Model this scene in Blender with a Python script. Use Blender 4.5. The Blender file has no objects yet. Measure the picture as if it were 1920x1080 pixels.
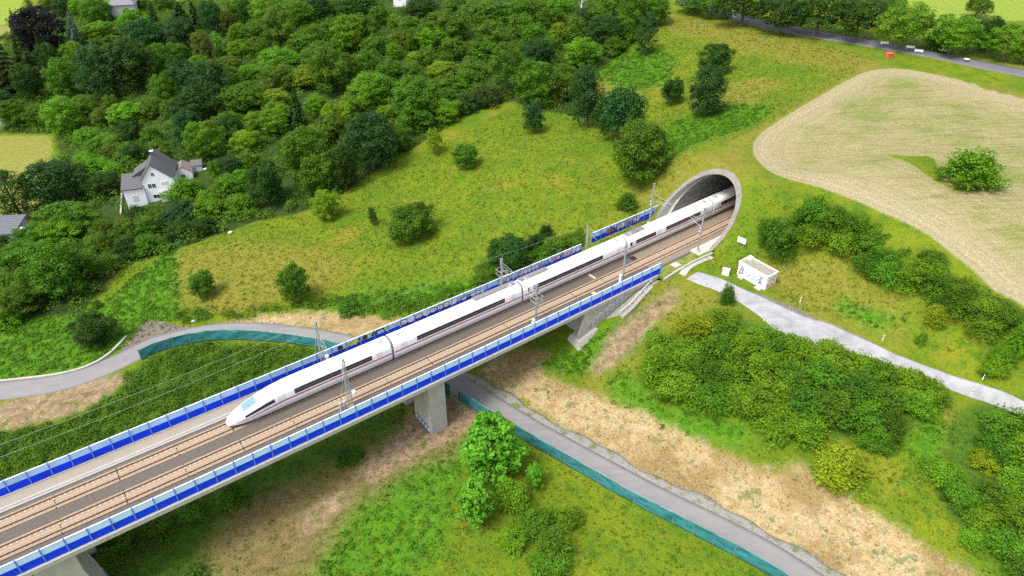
import bpy, math, random
import numpy as np
# ------------------------------------------------------------------ camera, sky, sun, exposure
sc = bpy.context.scene
CAM_H, FPX, PITCH = 74.0, 1335.0, math.radians(35.1)
cd = bpy.data.cameras.new("camera"); cam = bpy.data.objects.new("camera", cd)
sc.collection.objects.link(cam); sc.camera = cam
cd.sensor_width = 36.0; cd.lens = 36.0 * FPX / 1920.0
cd.clip_start = 0.5; cd.clip_end = 6000
cam.location = (0, 0, CAM_H); cam.rotation_euler = (math.pi / 2 - PITCH, 0, 0)
world = bpy.data.worlds.new("World"); sc.world = world; world.use_nodes = True
wn = world.node_tree.nodes; wl = world.node_tree.links
sky = wn.new("ShaderNodeTexSky"); sky.sky_type = 'NISHITA'; sky.sun_disc = False
SUN_EL, SUN_AZ = math.radians(60), math.radians(230)      # azimuth clockwise from +Y
sky.sun_elevation = SUN_EL; sky.sun_rotation = SUN_AZ
sky.air_density = 1.0; sky.dust_density = 3.0; sky.ozone_density = 0.6
bg = wn["Background"]; hsw = wn.new("ShaderNodeHueSaturation"); hsw.inputs["Saturation"].default_value = .45      # overcast: paler than a clear sky
wl.new(sky.outputs[0], hsw.inputs["Color"]); wl.new(hsw.outputs[0], bg.inputs[0]); bg.inputs[1].default_value = 0.13
sd = bpy.data.lights.new("sun", 'SUN'); sun = bpy.data.objects.new("sun", sd); sc.collection.objects.link(sun)
sd.energy = 1.5; sd.angle = math.radians(20); sd.color = (1.0, 0.95, 0.86)
sun.rotation_euler = (math.pi / 2 - SUN_EL, 0, -SUN_AZ + math.pi)
sc.view_settings.view_transform = 'Standard'; sc.view_settings.look = 'None'
sc.view_settings.exposure = 1.30; sc.view_settings.gamma = 1.0
sc.cycles.max_bounces = 5; sc.cycles.diffuse_bounces = 2; sc.cycles.glossy_bounces = 2
sc.cycles.transmission_bounces = 2; sc.cycles.transparent_max_bounces = 4
sc.cycles.use_denoising = False
rng = np.random.default_rng(7); random.seed(7)
COL = sc.collection

# ------------------------------------------------------------------ geometry of the view and of the railway line
FWD = np.array([0, math.cos(PITCH), -math.sin(PITCH)]); UPV = np.array([0, math.sin(PITCH), math.cos(PITCH)])
RGT = np.array([1.0, 0, 0])
def ray(px, py):
    px = np.asarray(px, float); py = np.asarray(py, float)
    return FWD + RGT * ((px - 960) / FPX)[..., None] - UPV * ((py - 540) / FPX)[..., None]
def unp(px, py, z):
    d = ray(px, py); t = (z - CAM_H) / d[..., 2]
    return np.stack([d[..., 0] * t, d[..., 1] * t, np.broadcast_to(z, t.shape)], -1)
def proj(P):
    q = np.asarray(P, float) - [0, 0, CAM_H]; zz = q @ FWD
    return 960 + FPX * (q @ RGT) / zz, 540 - FPX * (q @ UPV) / zz
H0, K = math.radians(54.58), math.radians(0.018)
P0 = (-61.908, 52.780)
CC = (P0[0] - math.cos(H0) / K, P0[1] + math.sin(H0) / K)
def st2xy(s, t):
    s = np.asarray(s, float); t = np.asarray(t, float); h = H0 - K * s
    return (P0[0] + (np.cos(h) - math.cos(H0)) / K + np.cos(h) * t, P0[1] + (math.sin(H0) - np.sin(h)) / K - np.sin(h) * t)
def S(s, t, z):
    x, y = st2xy(s, t); return (float(x), float(y), float(z))
def xy2st(x, y):
    dx = x - CC[0]; dy = y - CC[1]; return (H0 - np.arctan2(-dy, dx)) / K, np.hypot(dx, dy) - 1 / K
def head(s): return H0 - K * s
def smooth(a, b, x):
    t = np.clip((x - a) / (b - a), 0, 1); return t * t * (3 - 2 * t)

# ------------------------------------------------------------------ terrain height
CP = """812,817,-11;777,782,-11;850,725,-10.7;1060,860,-11.2;1250,965,-11.4;1500,1080,-11.6;700,950,-11.6;950,1060,-12;400,1000,-12.5;
150,1079,-13;640,650,-11;560,632,-11.5;400,630,-12;240,665,-12.6;120,705,-13;0,740,-13.4;300,760,-13;100,820,-13.5;450,690,-12.2;
560,590,-11;350,580,-12;390,540,-11;330,470,-12;500,480,-10;650,500,-9;780,450,-7;650,400,-9;450,400,-12;860,520,-6.5;950,500,-4.5;
1050,460,-2.8;880,380,-4;880,300,-3;1000,250,0;1080,320,1;1100,400,-.8;1190,345,2;1240,300,5;1300,240,7;1350,130,9;1200,130,6;1250,60,9;
0,560,-14.5;60,640,-14;150,470,-15.5;20,450,-17;285,383,-14.5;250,430,-14.5;42,410,-18;20,300,-19;100,230,-20;0,200,-21;400,300,-11;
550,280,-8;700,230,-4;850,170,-1;1000,120,3;1100,50,6;900,30,4;700,80,0;300,150,-14;100,60,-20;0,0,-20;400,50,-9;600,0,-4;
1450,290,11.6;1500,200,12.5;1700,135,15;1700,250,13.5;1900,200,15.5;1900,350,13;1700,400,11;1600,400,9.6;1780,470,8.8;
1910,560,7.5;1290,20,10.5;1450,55,12.5;1650,95,15;1900,140,16.5;1750,0,16;1900,40,16;1430,470,1.5;1500,480,2.6;1620,530,2.6;
1750,610,2.2;1900,700,1;1382,505,0;1435,541,-.2;1459,520,.2;1300,510,-.1;1330,490,0;1400,560,-.5;1500,600,-.8;1650,650,-1.2;1800,715,-1.6;
1915,755,-2;1250,540,-1.6;1200,600,-5;1300,600,-2.5;1250,700,-6;1400,700,-4;1600,740,-4;1600,880,-7.5;1800,830,-4.5;1900,1000,-6;
1120,640,-6.5;1000,680,-8.8;930,700,-10;1150,760,-9.8;1300,900,-10.6;1500,1000,-11;1450,900,-9;1750,1060,-9"""
cp = []
for ln in CP.replace("\n", "").split(";"):
    a, b, z = map(float, ln.split(",")); p = unp(a, b, z); cp.append((p[0], p[1], z))
for s, t, z in [(60, 0, -10.8), (70, 0, -9.9), (88, 0, -6), (66, -8, -10.8), (90, -9, -5), (105, -10, -2), (117, -11, 0), (20, 0, -12.6), (0, 0, -13),
                (40, 0, -11.8), (135, 0, 11.4), (138, 9, 11.2), (138, -9, 11.2), (150, 0, 11.5), (112, 9, -0.1), (118, 9, 0.2), (105, 8, -0.3), (90, 8, -4.9), (95.5, 8, -2.9), (99, 8, -1.7), (102, 8, -.9)]:
    x, y = st2xy(s, t); cp.append((float(x), float(y), z))
for x, y, z in [(-500, 500, -22), (500, 600, 18), (0, 700, 8), (-400, 100, -20), (300, 50, 0), (-100, -50, -13), (150, -50, -11), (0, -100, -13), (0, 1100, 10), (-600, 1000, -15), (700, 1000, 18)]:
    cp.append((x, y, z))
cp = np.array(cp)
def tps(r2): return 0.5 * r2 * np.log(r2 + 1e-9)
SC_ = 100.0
n = len(cp); XY = cp[:, :2] / SC_
d2 = ((XY[:, None] - XY[None]) ** 2).sum(-1)
A = np.zeros((n + 3, n + 3)); A[:n, :n] = tps(d2) + np.eye(n) * 0.0006; A[:n, n] = 1; A[:n, n + 1:] = XY; A[n, :n] = 1; A[n + 1:, :n] = XY.T
wts = np.linalg.solve(A, np.concatenate([cp[:, 2], [0, 0, 0]]))
ZC, RO, RI = 2.6, 7.9, 7.3
def hgt(x, y):
    x = np.asarray(x, float); y = np.asarray(y, float); sh = x.shape; x = x.ravel(); y = y.ravel(); out = np.empty_like(x)
    for i in range(0, len(x), 20000):
        q = np.stack([x[i:i + 20000], y[i:i + 20000]], -1) / SC_
        r2 = ((q[:, None] - XY[None]) ** 2).sum(-1)
        out[i:i + 20000] = tps(r2) @ wts[:n] + wts[n] + q @ wts[n + 1:]
    out = np.clip(out, -24, 19)
    far = np.hypot(x, y - 150); out = out * (1 - smooth(600, 1500, far))
    s, t = xy2st(x, y); at = np.abs(t)
    hp = np.clip((s - 119.8) / 1.08, 0, 11.6) - .30
    w = (1 - smooth(9.0, 19.0, at)) * smooth(113, 119.8, s) * (1 - smooth(142, 160, s))
    out = out * (1 - w) + hp * w
    cor = (1 - smooth(7.4, 8.4, at)) * smooth(84, 90, s) * (1 - smooth(119.9, 120.4, s))
    out = np.where(cor > 0, out * (1 - cor) + np.minimum(out, -1.3) * cor, out)
    return out.reshape(sh)
def ground(px, py):
    px = np.atleast_1d(np.asarray(px, float)); py = np.atleast_1d(np.asarray(py, float)); d = ray(px, py)
    T = np.linspace(0, 1, 90) ** 1.6 * 900 + 55
    P = d[:, None, :] * T[None, :, None] + np.array([0, 0, CAM_H])
    below = P[..., 2] < hgt(P[..., 0], P[..., 1]); k = np.argmax(below, 1); k = np.where(below.any(1), k, len(T) - 1); k = np.maximum(k, 1)
    lo = T[k - 1]; hi = T[k]
    for _ in range(18):
        m = (lo + hi) / 2; Q = d * m[:, None] + [0, 0, CAM_H]; b = Q[:, 2] < hgt(Q[:, 0], Q[:, 1])
        hi = np.where(b, m, hi); lo = np.where(b, lo, m)
    Q = d * hi[:, None] + [0, 0, CAM_H]; Q[:, 2] = hgt(Q[:, 0], Q[:, 1]); return Q
def G1(px, py): return ground([px], [py])[0]

# ------------------------------------------------------------------ object helpers
def tag(o, label=None, cat=None, group=None, kind=None):
    if label: o["label"] = label
    if cat: o["category"] = cat
    if group: o["group"] = group
    if kind: o["kind"] = kind
    return o
def empty(name, loc, rz=0, label=None, cat=None, group=None):
    o = bpy.data.objects.new(name, None); COL.objects.link(o); o.location = loc; o.rotation_euler = (0, 0, rz)
    o.empty_display_size = 0.3
    return tag(o, label, cat, group)
def add(name, me, parent=None, mat=None):
    o = bpy.data.objects.new(name, me); COL.objects.link(o)
    if mat is not None and not me.materials: me.materials.append(mat)
    if parent is not None:
        o.parent = parent
    return o
def np_mesh(name, V, F4, mat=None, smooth_=False):
    """V Nx3, F4 Mx4 quads"""
    me = bpy.data.meshes.new(name); V = np.asarray(V, np.float32); F4 = np.asarray(F4, np.int32)
    me.vertices.add(len(V)); me.vertices.foreach_set("co", V.ravel())
    k = F4.shape[1]
    me.loops.add(F4.size); me.loops.foreach_set("vertex_index", F4.ravel())
    me.polygons.add(len(F4)); me.polygons.foreach_set("loop_start", np.arange(0, F4.size, k, dtype=np.int32))
    me.polygons.foreach_set("loop_total", np.full(len(F4), k, np.int32))
    if smooth_: me.polygons.foreach_set("use_smooth", np.ones(len(F4), bool))
    me.update(calc_edges=True)
    if mat: me.materials.append(mat)
    return me
class MB:
    def __init__(s): s.v = []; s.f = []
    def quadstrip(s, A, B, flip=False):
        n = len(s.v); m = len(A); s.v += [tuple(p) for p in A] + [tuple(p) for p in B]
        for i in range(m - 1):
            q = (n + i, n + i + 1, n + m + i + 1, n + m + i); s.f.append(q[::-1] if flip else q)
        return s
    def poly(s, P):
        n = len(s.v); s.v += [tuple(p) for p in P]; s.f.append(tuple(range(n, n + len(P)))); return s
    def hexa(s, P):           # 8 points: bottom 4 ccw, top 4 ccw
        n = len(s.v); s.v += [tuple(p) for p in P]
        for q in ((3, 2, 1, 0), (4, 5, 6, 7), (0, 1, 5, 4), (1, 2, 6, 5), (2, 3, 7, 6), (3, 0, 4, 7)): s.f.append(tuple(n + i for i in q))
        return s
    def box(s, x0, x1, y0, y1, z0, z1):
        return s.hexa([(x0, y0, z0), (x1, y0, z0), (x1, y1, z0), (x0, y1, z0), (x0, y0, z1), (x1, y0, z1), (x1, y1, z1), (x0, y1, z1)])
    def sbox(s, s0, s1, t0, t1, z0, z1):     # box in railway coordinates (short ones)
        c = [(s0, t0), (s0, t1), (s1, t1), (s1, t0)]
        return s.hexa([S(a, b, z0) for a, b in c][::1] + [S(a, b, z1) for a, b in c])
    def sweep(s, prof, s0, s1, step=4.0, closed=True, caps=True, zf=None):   # profile list of (t,z)
        ns = max(1, int(math.ceil((s1 - s0) / step))); n = len(s.v); m = len(prof)
        for i in range(ns + 1):
            ss = s0 + (s1 - s0) * i / ns
            for t, z in prof: s.v.append(S(ss, t, z))
        for i in range(ns):
            for j in range(m if closed else m - 1):
                a = n + i * m + j; b = n + i * m + (j + 1) % m; s.f.append((a, b, b + m, a + m))
        if caps and closed:
            s.f.append(tuple(range(n + m - 1, n - 1, -1))); s.f.append(tuple(n + ns * m + j for j in range(m)))
        return s
    def tube(s, pts, r, k=6, r2=None):
        pts = [np.array(p, float) for p in pts]; n = len(s.v); m = len(pts); r2 = r if r2 is None else r2
        for i, p in enumerate(pts):
            d = pts[min(i + 1, m - 1)] - pts[max(i - 1, 0)]; d /= (np.linalg.norm(d) + 1e-9)
            a = np.cross(d, [0, 0, 1.0]); 
            if np.linalg.norm(a) < 0.05: a = np.cross(d, [1.0, 0, 0])
            a /= np.linalg.norm(a); b = np.cross(d, a); rr = r + (r2 - r) * i / max(1, m - 1)
            for j in range(k):
                an = 2 * math.pi * j / k; s.v.append(tuple(p + rr * (math.cos(an) * a + math.sin(an) * b)))
        for i in range(m - 1):
            for j in range(k):
                a = n + i * k + j; b = n + i * k + (j + 1) % k; s.f.append((a, b, b + k, a + k))
        s.f.append(tuple(n + j for j in range(k))[::-1]); s.f.append(tuple(n + (m - 1) * k + j for j in range(k)))
        return s
    def build(s, name, mat, parent=None, smooth_=False):
        me = bpy.data.meshes.new(name)
        V = s.v
        if parent is not None:
            M = parent_matrix(parent); V = [tuple(M @ mathutils.Vector(p)) for p in V] if getattr(s, "world", True) else V
        me.from_pydata(V, [], s.f); me.update()
        import bmesh
        bm = bmesh.new(); bm.from_mesh(me); bmesh.ops.recalc_face_normals(bm, faces=bm.faces); bm.to_mesh(me); bm.free()
        if smooth_: me.polygons.foreach_set("use_smooth", [True] * len(me.polygons))
        me.materials.append(mat); o = bpy.data.objects.new(name, me); COL.objects.link(o)
        if parent is not None: o.parent = parent
        return o
import mathutils
def parent_matrix(p):
    def W(o):
        m = mathutils.Matrix.LocRotScale(o.location, o.rotation_euler, o.scale)
        return W(o.parent) @ m if o.parent else m
    return W(p).inverted()
class LMB(MB):
    world = False      # vertices already in the parent's local coordinates

# ------------------------------------------------------------------ materials
def mk(name):
    m = bpy.data.materials.new(name); m.use_nodes = True; nt = m.node_tree
    return m, nt, nt.nodes["Principled BSDF"]
def N(nt, t, **kw):
    n = nt.nodes.new(t)
    for k, v in kw.items(): setattr(n, k, v)
    return n
def noise(nt, vec, scale, detail=3, rough=0.55, out=0):
    n = N(nt, "ShaderNodeTexNoise"); n.inputs["Scale"].default_value = scale; n.inputs["Detail"].default_value = detail
    n.inputs["Roughness"].default_value = rough
    if vec is not None: nt.links.new(vec, n.inputs["Vector"])
    return n.outputs[out]
def mix(nt, f, a, b, blend='MIX'):
    n = N(nt, "ShaderNodeMix", data_type='RGBA', blend_type=blend)
    if isinstance(f, (int, float)): n.inputs[0].default_value = f
    else: nt.links.new(f, n.inputs[0])
    for v, i in ((a, 6), (b, 7)):
        if isinstance(v, tuple): n.inputs[i].default_value = (*v, 1) if len(v) == 3 else v
        else: nt.links.new(v, n.inputs[i])
    return n.outputs[2]
def mrange(nt, v, a, b, c=0.0, d=1.0, sm=False):
    n = N(nt, "ShaderNodeMapRange"); nt.links.new(v, n.inputs[0])
    if sm: n.interpolation_type = 'SMOOTHSTEP'
    for i, x in zip((1, 2, 3, 4), (a, b, c, d)): n.inputs[i].default_value = x
    return n.outputs[0]
def mth(nt, op, a, b=None):
    n = N(nt, "ShaderNodeMath", operation=op)
    for i, v in enumerate((a, b)):
        if v is None: continue
        if isinstance(v, (int, float)): n.inputs[i].default_value = v
        else: nt.links.new(v, n.inputs[i])
    return n.outputs[0]
def objco(nt): return N(nt, "ShaderNodeTexCoord").outputs["Object"]
def geopos(nt): return N(nt, "ShaderNodeNewGeometry").outputs["Position"]
def bump(nt, bs, h, strength, dist):
    b = N(nt, "ShaderNodeBump"); b.inputs["Strength"].default_value = strength; b.inputs["Distance"].default_value = dist
    nt.links.new(h, b.inputs["Height"]); nt.links.new(b.outputs[0], bs.inputs["Normal"])
def plain(name, col, rough=0.7, var=0.15, scale=3.0, metal=0.0, bmp=0.0, spec=0.5, fine=20.0):
    m, nt, bs = mk(name); p = geopos(nt)
    c1 = tuple(x * (1 - var) for x in col); c2 = tuple(min(1, x * (1 + var)) for x in col)
    f = mth(nt, 'ADD', mth(nt, 'MULTIPLY', noise(nt, p, scale), 0.6), mth(nt, 'MULTIPLY', noise(nt, p, fine), 0.4))
    nt.links.new(mix(nt, mrange(nt, f, .32, .68), c1, c2), bs.inputs["Base Color"])
    bs.inputs["Roughness"].default_value = rough; bs.inputs["Metallic"].default_value = metal
    bs.inputs["Specular IOR Level"].default_value = spec
    if bmp: bump(nt, bs, f, 0.6, bmp)
    return m
def stained(name, col, dark, rough=0.85, scale=0.6, amt=0.6):
    """concrete: large blotches, vertical run-off streaks and fine grain"""
    m, nt, bs = mk(name); p = geopos(nt)
    mp = N(nt, "ShaderNodeMapping"); mp.inputs["Scale"].default_value = (2.2, 2.2, 0.25); nt.links.new(p, mp.inputs[0])
    a = noise(nt, p, scale, 5, .65); b = noise(nt, mp.outputs[0], 1.0, 4, .6); c = noise(nt, p, 14, 2)
    f = mth(nt, 'ADD', mth(nt, 'MULTIPLY', a, .45), mth(nt, 'ADD', mth(nt, 'MULTIPLY', b, .35), mth(nt, 'MULTIPLY', c, .2)))
    nt.links.new(mix(nt, mrange(nt, f, .38, .66, 0, amt), col, dark), bs.inputs["Base Color"])
    bs.inputs["Roughness"].default_value = rough; bump(nt, bs, c, .3, .01); return m
def leafmat(name, col, var=0.5, yel=0.0, scale=0.35, sheen=0.16):
    m, nt, bs = mk(name); p = geopos(nt); oi = N(nt, "ShaderNodeObjectInfo").outputs["Random"]
    dk = tuple(x * (1 - var) for x in col); lt = (min(1, col[0] * (1 + var) + yel * .03), min(1, col[1] * (1 + var * .9)), col[2] * (1 + var * .4))
    f = mth(nt, 'ADD', mth(nt, 'MULTIPLY', noise(nt, p, scale, 2), .55), mth(nt, 'MULTIPLY', noise(nt, p, 3.2, 2), .45))
    c = mix(nt, mrange(nt, f, .33, .67), dk, lt)
    hs = N(nt, "ShaderNodeHueSaturation"); nt.links.new(c, hs.inputs["Color"])
    nt.links.new(mrange(nt, oi, 0, 1, .485, .515), hs.inputs["Hue"]); nt.links.new(mrange(nt, oi, 0, 1, .92, 1.3), hs.inputs["Value"])
    nt.links.new(hs.outputs[0], bs.inputs["Base Color"]); bs.inputs["Roughness"].default_value = .55
    bs.inputs["Specular IOR Level"].default_value = sheen
    tr = N(nt, "ShaderNodeBsdfTranslucent"); nt.links.new(mix(nt, .5, hs.outputs[0], (col[0] * 2.2, col[1] * 2.0, col[2] * .6)), tr.inputs[0])
    ms = N(nt, "ShaderNodeMixShader"); ms.inputs[0].default_value = .36
    out = nt.nodes["Material Output"]
    nt.links.new(bs.outputs[0], ms.inputs[1]); nt.links.new(tr.outputs[0], ms.inputs[2]); nt.links.new(ms.outputs[0], out.inputs[0])
    return m
LEAF = {
    'K': leafmat("leaf_dark", (.030, .076, .010)), 'B': leafmat("leaf_bluegreen", (.030, .084, .020)),
    'M': leafmat("leaf_mid", (.064, .145, .009)), 'G': leafmat("leaf_bright", (.095, .220, .010)),
    'Y': leafmat("leaf_yellow", (.14, .235, .012)), 'O': leafmat("leaf_olive", (.076, .148, .012)),
    'R': leafmat("leaf_brown", (.088, .125, .024)), 'P': leafmat("leaf_purple", (.012, .009, .015), sheen=.2),
    'S': leafmat("leaf_silver", (.10, .17, .13)), 'L': leafmat("leaf_light", (.11, .28, .022)),
    'N': leafmat("leaf_needle", (.042, .078, .016))}
BUSH = {'K': leafmat('bush_mid', (.060, .140, .010)), 'M': leafmat('bush_green', (.085, .190, .012)), 'G': leafmat('bush_bright', (.125, .245, .013)), 'Y': leafmat('bush_yellow', (.20, .28, .014)), 'O': leafmat('bush_olive', (.10, .17, .014))}
COLW = {'K': 'dark green', 'B': 'blue-green', 'M': 'mid green', 'G': 'bright green', 'Y': 'yellow-green', 'O': 'olive green', 'R': 'brownish',
        'P': 'dark purple', 'S': 'silver-blue', 'L': 'light green', 'N': 'dull green'}
M_bark = plain("bark", (.10, .08, .055), .9, .3, 2, bmp=.02)
M_conc = stained("concrete", (.42, .40, .36), (.20, .19, .165))
M_concl = stained("concrete_light", (.42, .405, .37), (.24, .225, .195), scale=1.2)
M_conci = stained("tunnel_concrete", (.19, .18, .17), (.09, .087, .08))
M_steel = plain("galvanised_steel", (.38, .40, .40), .5, .12, 2, metal=.3)
M_mastg = plain("mast_paint", (.30, .36, .33), .55, .15, 2, metal=.1)
M_white = plain("white_paint", (.78, .78, .76), .5, .05, 1.0)
M_black = plain("black_paint", (.02, .02, .022), .4, .1)
M_wire = plain("wire", (.30, .32, .27), .5, .1, metal=.5)

# ------------------------------------------------------------------ ground zones (outlines of the real patches on the hillside)
ZONES = {
 'field': ["1413,270 1440,240 1520,190 1600,145 1640,131 1700,130 1800,150 1920,185 2500,330 2500,900 1920,575 1830,510 1740,440 1640,392 1540,352 1460,330 1420,300"],
 'sand': ["905,690 960,660 1030,665 1010,690 1060,720 1150,750 1250,795 1330,835 1450,880 1500,870 1560,915 1650,965 1740,1030 1850,1110 1560,1110 1480,1055 1400,1010 1300,955 1190,895 1120,850 1040,790 960,740 900,705",
          "420,604 560,585 680,590 770,606 760,640 640,632 560,612 430,612"],
 'dirt': ["850,740 905,775 880,800 850,825 800,850 740,880 690,905 660,890 700,850 765,795 770,750", "560,985 600,940 660,915 640,950 580,1000",
          "0,757 120,727 215,700 225,725 150,770 60,795 0,805", "1150,620 1200,585 1260,545 1275,560 1225,610 1180,660 1130,700 1110,690"],
 'gravel': ["285,600 345,612 420,624 300,640 243,662 205,688 240,640 262,612", "1320,515 1390,540 1520,590 1510,610 1400,560"],
 'lush': ["-60,600 150,590 250,520 325,470 333,520 335,570 320,602 285,602 240,640 180,695 60,712 -60,712", "1195,330 1270,290 1400,240 1445,200 1350,200 1260,230 1210,270",
          "1130,125 1200,90 1265,110 1240,160 1150,160", "1125,625 1190,588 1235,615 1190,660 1120,700 1020,690 1060,655", "600,562 880,520 900,540 720,585 610,580",
          "1580,560 1700,600 1660,620 1560,585", "1180,690 1260,760 1400,790 1380,830 1200,790 1130,740", "600,1000 820,820 870,850 840,1000 760,1090 600,1090",
          "1700,780 1790,800 1760,880 1700,860"],
 'dry': ["330,478 440,455 600,465 660,510 590,560 430,580 345,578 322,540", "1180,345 1260,312 1340,285 1420,235 1600,140 1622,155 1450,252 1400,285 1440,345 1400,330 1250,390 1190,390",
         "1250,25 1420,62 1640,112 1600,142 1450,110 1320,75 1250,60", "1230,570 1290,520 1420,590 1330,590 1240,640 1150,760 1120,720 1200,650", "1720,740 1800,760 1780,800 1720,770",
         "1120,150 1180,155 1170,200 1110,190", "1330,200 1400,150 1480,150 1400,210", "1470,470 1640,520 1700,640 1500,590 1440,520", "1600,130 2000,190 2000,215 1640,150"],
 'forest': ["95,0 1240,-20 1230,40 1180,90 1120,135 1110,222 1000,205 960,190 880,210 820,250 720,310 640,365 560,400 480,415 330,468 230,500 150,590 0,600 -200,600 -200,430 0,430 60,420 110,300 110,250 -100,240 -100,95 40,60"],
 'brush': ["600,660 560,655 500,650 400,648 330,658 262,682 215,730 150,780 60,805 0,815 -120,850 -120,950 0,903 200,824 420,737 600,664", "130,1010 420,900 600,830 745,765 765,800 700,830 620,870 560,900 520,940 440,960 390,1020 380,1100 100,1100",
  "1200,690 1250,640 1340,590 1450,620 1600,660 1760,715 1740,770 1660,830 1480,800 1380,760 1260,720", "1800,770 1900,760 1960,800 1960,1080 1840,1020 1760,930"],
 'brown': ["905,790 850,840 760,890 680,940 620,1010 560,1090 400,1090 400,1010 450,950 560,900 680,840 765,795"],
 'isle': ["1662,290 1705,293 1750,296 1775,345 1850,350 1862,347 1850,356 1800,358 1755,340 1705,306"],
 'hay': ["-200,265 60,255 98,265 92,300 72,330 40,420 -200,430", "-200,48 24,48 14,80 -200,110"],
 'lawn': ["-200,-20 52,-20 24,46 -200,46", "1690,-30 2100,-30 2100,36 1930,38 1750,42 1700,20"],
}
ZP = {}
for k, L in ZONES.items():
    ZP[k] = []
    for sx in L:
        a = np.array([list(map(float, q.split(","))) for q in sx.split()]); g_ = ground(a[:, 0], a[:, 1])[:, :2]
        if k != 'forest' and len(g_) > 4:          # rounded outline
            m_ = len(g_); g_ = np.concatenate([[.5 * ((2 * g_[i]) + (g_[(i + 1) % m_] - g_[i - 1]) * t + (2 * g_[i - 1] - 5 * g_[i] + 4 * g_[(i + 1) % m_] - g_[(i + 2) % m_]) * t * t + (-g_[i - 1] + 3 * g_[i] - 3 * g_[(i + 1) % m_] + g_[(i + 2) % m_]) * t ** 3) for t in (0, .33, .67)] for i in range(m_)])
        ZP[k].append(g_)
def sdist(poly, X, Y):
    """signed distance to polygon, positive inside"""
    ins = np.zeros(X.shape, bool); dm = np.full(X.shape, 1e9); m = len(poly)
    for i in range(m):
        x1, y1 = poly[i]; x2, y2 = poly[(i + 1) % m]
        c = (y1 > Y) != (y2 > Y)
        ins ^= c & (X < (x2 - x1) * (Y - y1) / (y2 - y1 + 1e-12) + x1)
        dx, dy = x2 - x1, y2 - y1; t = np.clip(((X - x1) * dx + (Y - y1) * dy) / (dx * dx + dy * dy + 1e-9), 0, 1)
        dm = np.minimum(dm, np.hypot(X - x1 - t * dx, Y - y1 - t * dy))
    return np.where(ins, dm, -dm)
def zone(k, X, Y, soft=2.5):
    m = np.zeros(X.shape)
    for p in ZP[k]:
        lo = p.min(0) - soft * 2; hi = p.max(0) + soft * 2
        b = (X > lo[0]) & (X < hi[0]) & (Y > lo[1]) & (Y < hi[1])
        if b.any(): m[b] = np.maximum(m[b], smooth(-soft, soft, sdist(p, X[b], Y[b])))
    return m
SOFT = dict(field=.9, sand=2.8, dirt=3.0, gravel=1.2, lush=6.0, dry=9.0, forest=3.0, brush=3.0, brown=7.0, isle=.8, hay=2.5, lawn=1.5)

# ------------------------------------------------------------------ terrain sheet
def axis(segs):
    out = [segs[0][0]]
    for a, b, st in segs:
        k = max(1, int(round((b - a) / st))); out += list(a + (b - a) * np.arange(1, k + 1) / k)
    return np.array(out)
def geo(a, b, st0):
    v = [a]; st = st0
    while abs(v[-1] - b) > st: v.append(v[-1] + math.copysign(st, b - a)); st *= 1.22
    v.append(b); return v
ax_x = np.array(geo(-300, -2600, 6)[::-1][:-1] + list(axis([(-300, -120, 2.2), (-120, 22, .9), (22, 56, .5), (56, 110, .9), (110, 210, 2.2)])) + geo(210, 2600, 6)[1:])
ax_y = np.array(geo(40, -1500, 3)[::-1][:-1] + list(axis([(40, 100, .8), (100, 142, .5), (142, 220, 1.0), (220, 420, 2.2)])) + geo(420, 3500, 6)[1:])
GX, GY = np.meshgrid(ax_x, ax_y); gx, gy = GX.ravel(), GY.ravel(); gz = hgt(gx, gy)
nx, ny = len(ax_x), len(ax_y)
idx = np.arange(nx * ny).reshape(ny, nx)
Fq = np.stack([idx[:-1, :-1], idx[:-1, 1:], idx[1:, 1:], idx[1:, :-1]], -1).reshape(-1, 4)
s_, t_ = xy2st(gx, gy); hc = (s_ - 119.8) / 1.08
tw = np.sqrt(np.clip((RO - .30) ** 2 - (hc - ZC) ** 2, 0, None)); tw = np.where(hc < ZC, np.where(hc < 0, 7.4, np.maximum(tw, 7.2)), tw)
hole = (s_ > 119.0) & (s_ < 131.5) & (np.abs(t_) < tw)
Fq = Fq[~hole[Fq].any(1)]
me = np_mesh("ground", np.stack([gx, gy, gz], -1), Fq, smooth_=True)
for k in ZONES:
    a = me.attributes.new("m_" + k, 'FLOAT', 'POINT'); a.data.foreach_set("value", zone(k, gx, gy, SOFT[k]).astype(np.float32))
fd = sdist(ZP['field'][0], gx, gy); a = me.attributes.new("fdist", 'FLOAT', 'POINT'); a.data.foreach_set("value", np.clip(fd, -5, 200).astype(np.float32))
M_ground, nt, bs = mk("ground")
p = geopos(nt)
def attr(k): return N(nt, "ShaderNodeAttribute", attribute_name=k).outputs["Fac"]
n_big = noise(nt, p, .035, 4, .6); n_mid = noise(nt, p, .16, 4, .6); n_sm = noise(nt, p, .8, 4, .65); n_fine = noise(nt, p, 3.5, 3, .7); n_vf = noise(nt, p, 9.0, 2, .7)
mpt = N(nt, "ShaderNodeMapping"); mpt.inputs["Location"].default_value = (371, -55, 0); nt.links.new(p, mpt.inputs[0])
n_mid2 = noise(nt, mpt.outputs[0], .09, 4, .65); n_sm2 = noise(nt, mpt.outputs[0], .45, 4, .7)
def msk(k, amp=.7, sharp=.18, src=None):
    v = mth(nt, 'ADD', attr(k if k.startswith("m_") else "m_" + k), mth(nt, 'MULTIPLY', mth(nt, 'SUBTRACT', src or n_sm, .5), amp))
    return mrange(nt, v, .5 - sharp, .5 + sharp, sm=True)
def tri(a, b, c, f1, f2): return mix(nt, f2, mix(nt, f1, a, b), c)
fineF = mrange(nt, mth(nt, 'ADD', mth(nt, 'MULTIPLY', n_fine, .6), mth(nt, 'MULTIPLY', n_vf, .4)), .36, .64)
grass = tri((.092, .150, .009), (.145, .180, .010), (.195, .175, .020), mrange(nt, n_mid, .35, .65), mrange(nt, n_mid2, .54, .72))
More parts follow.
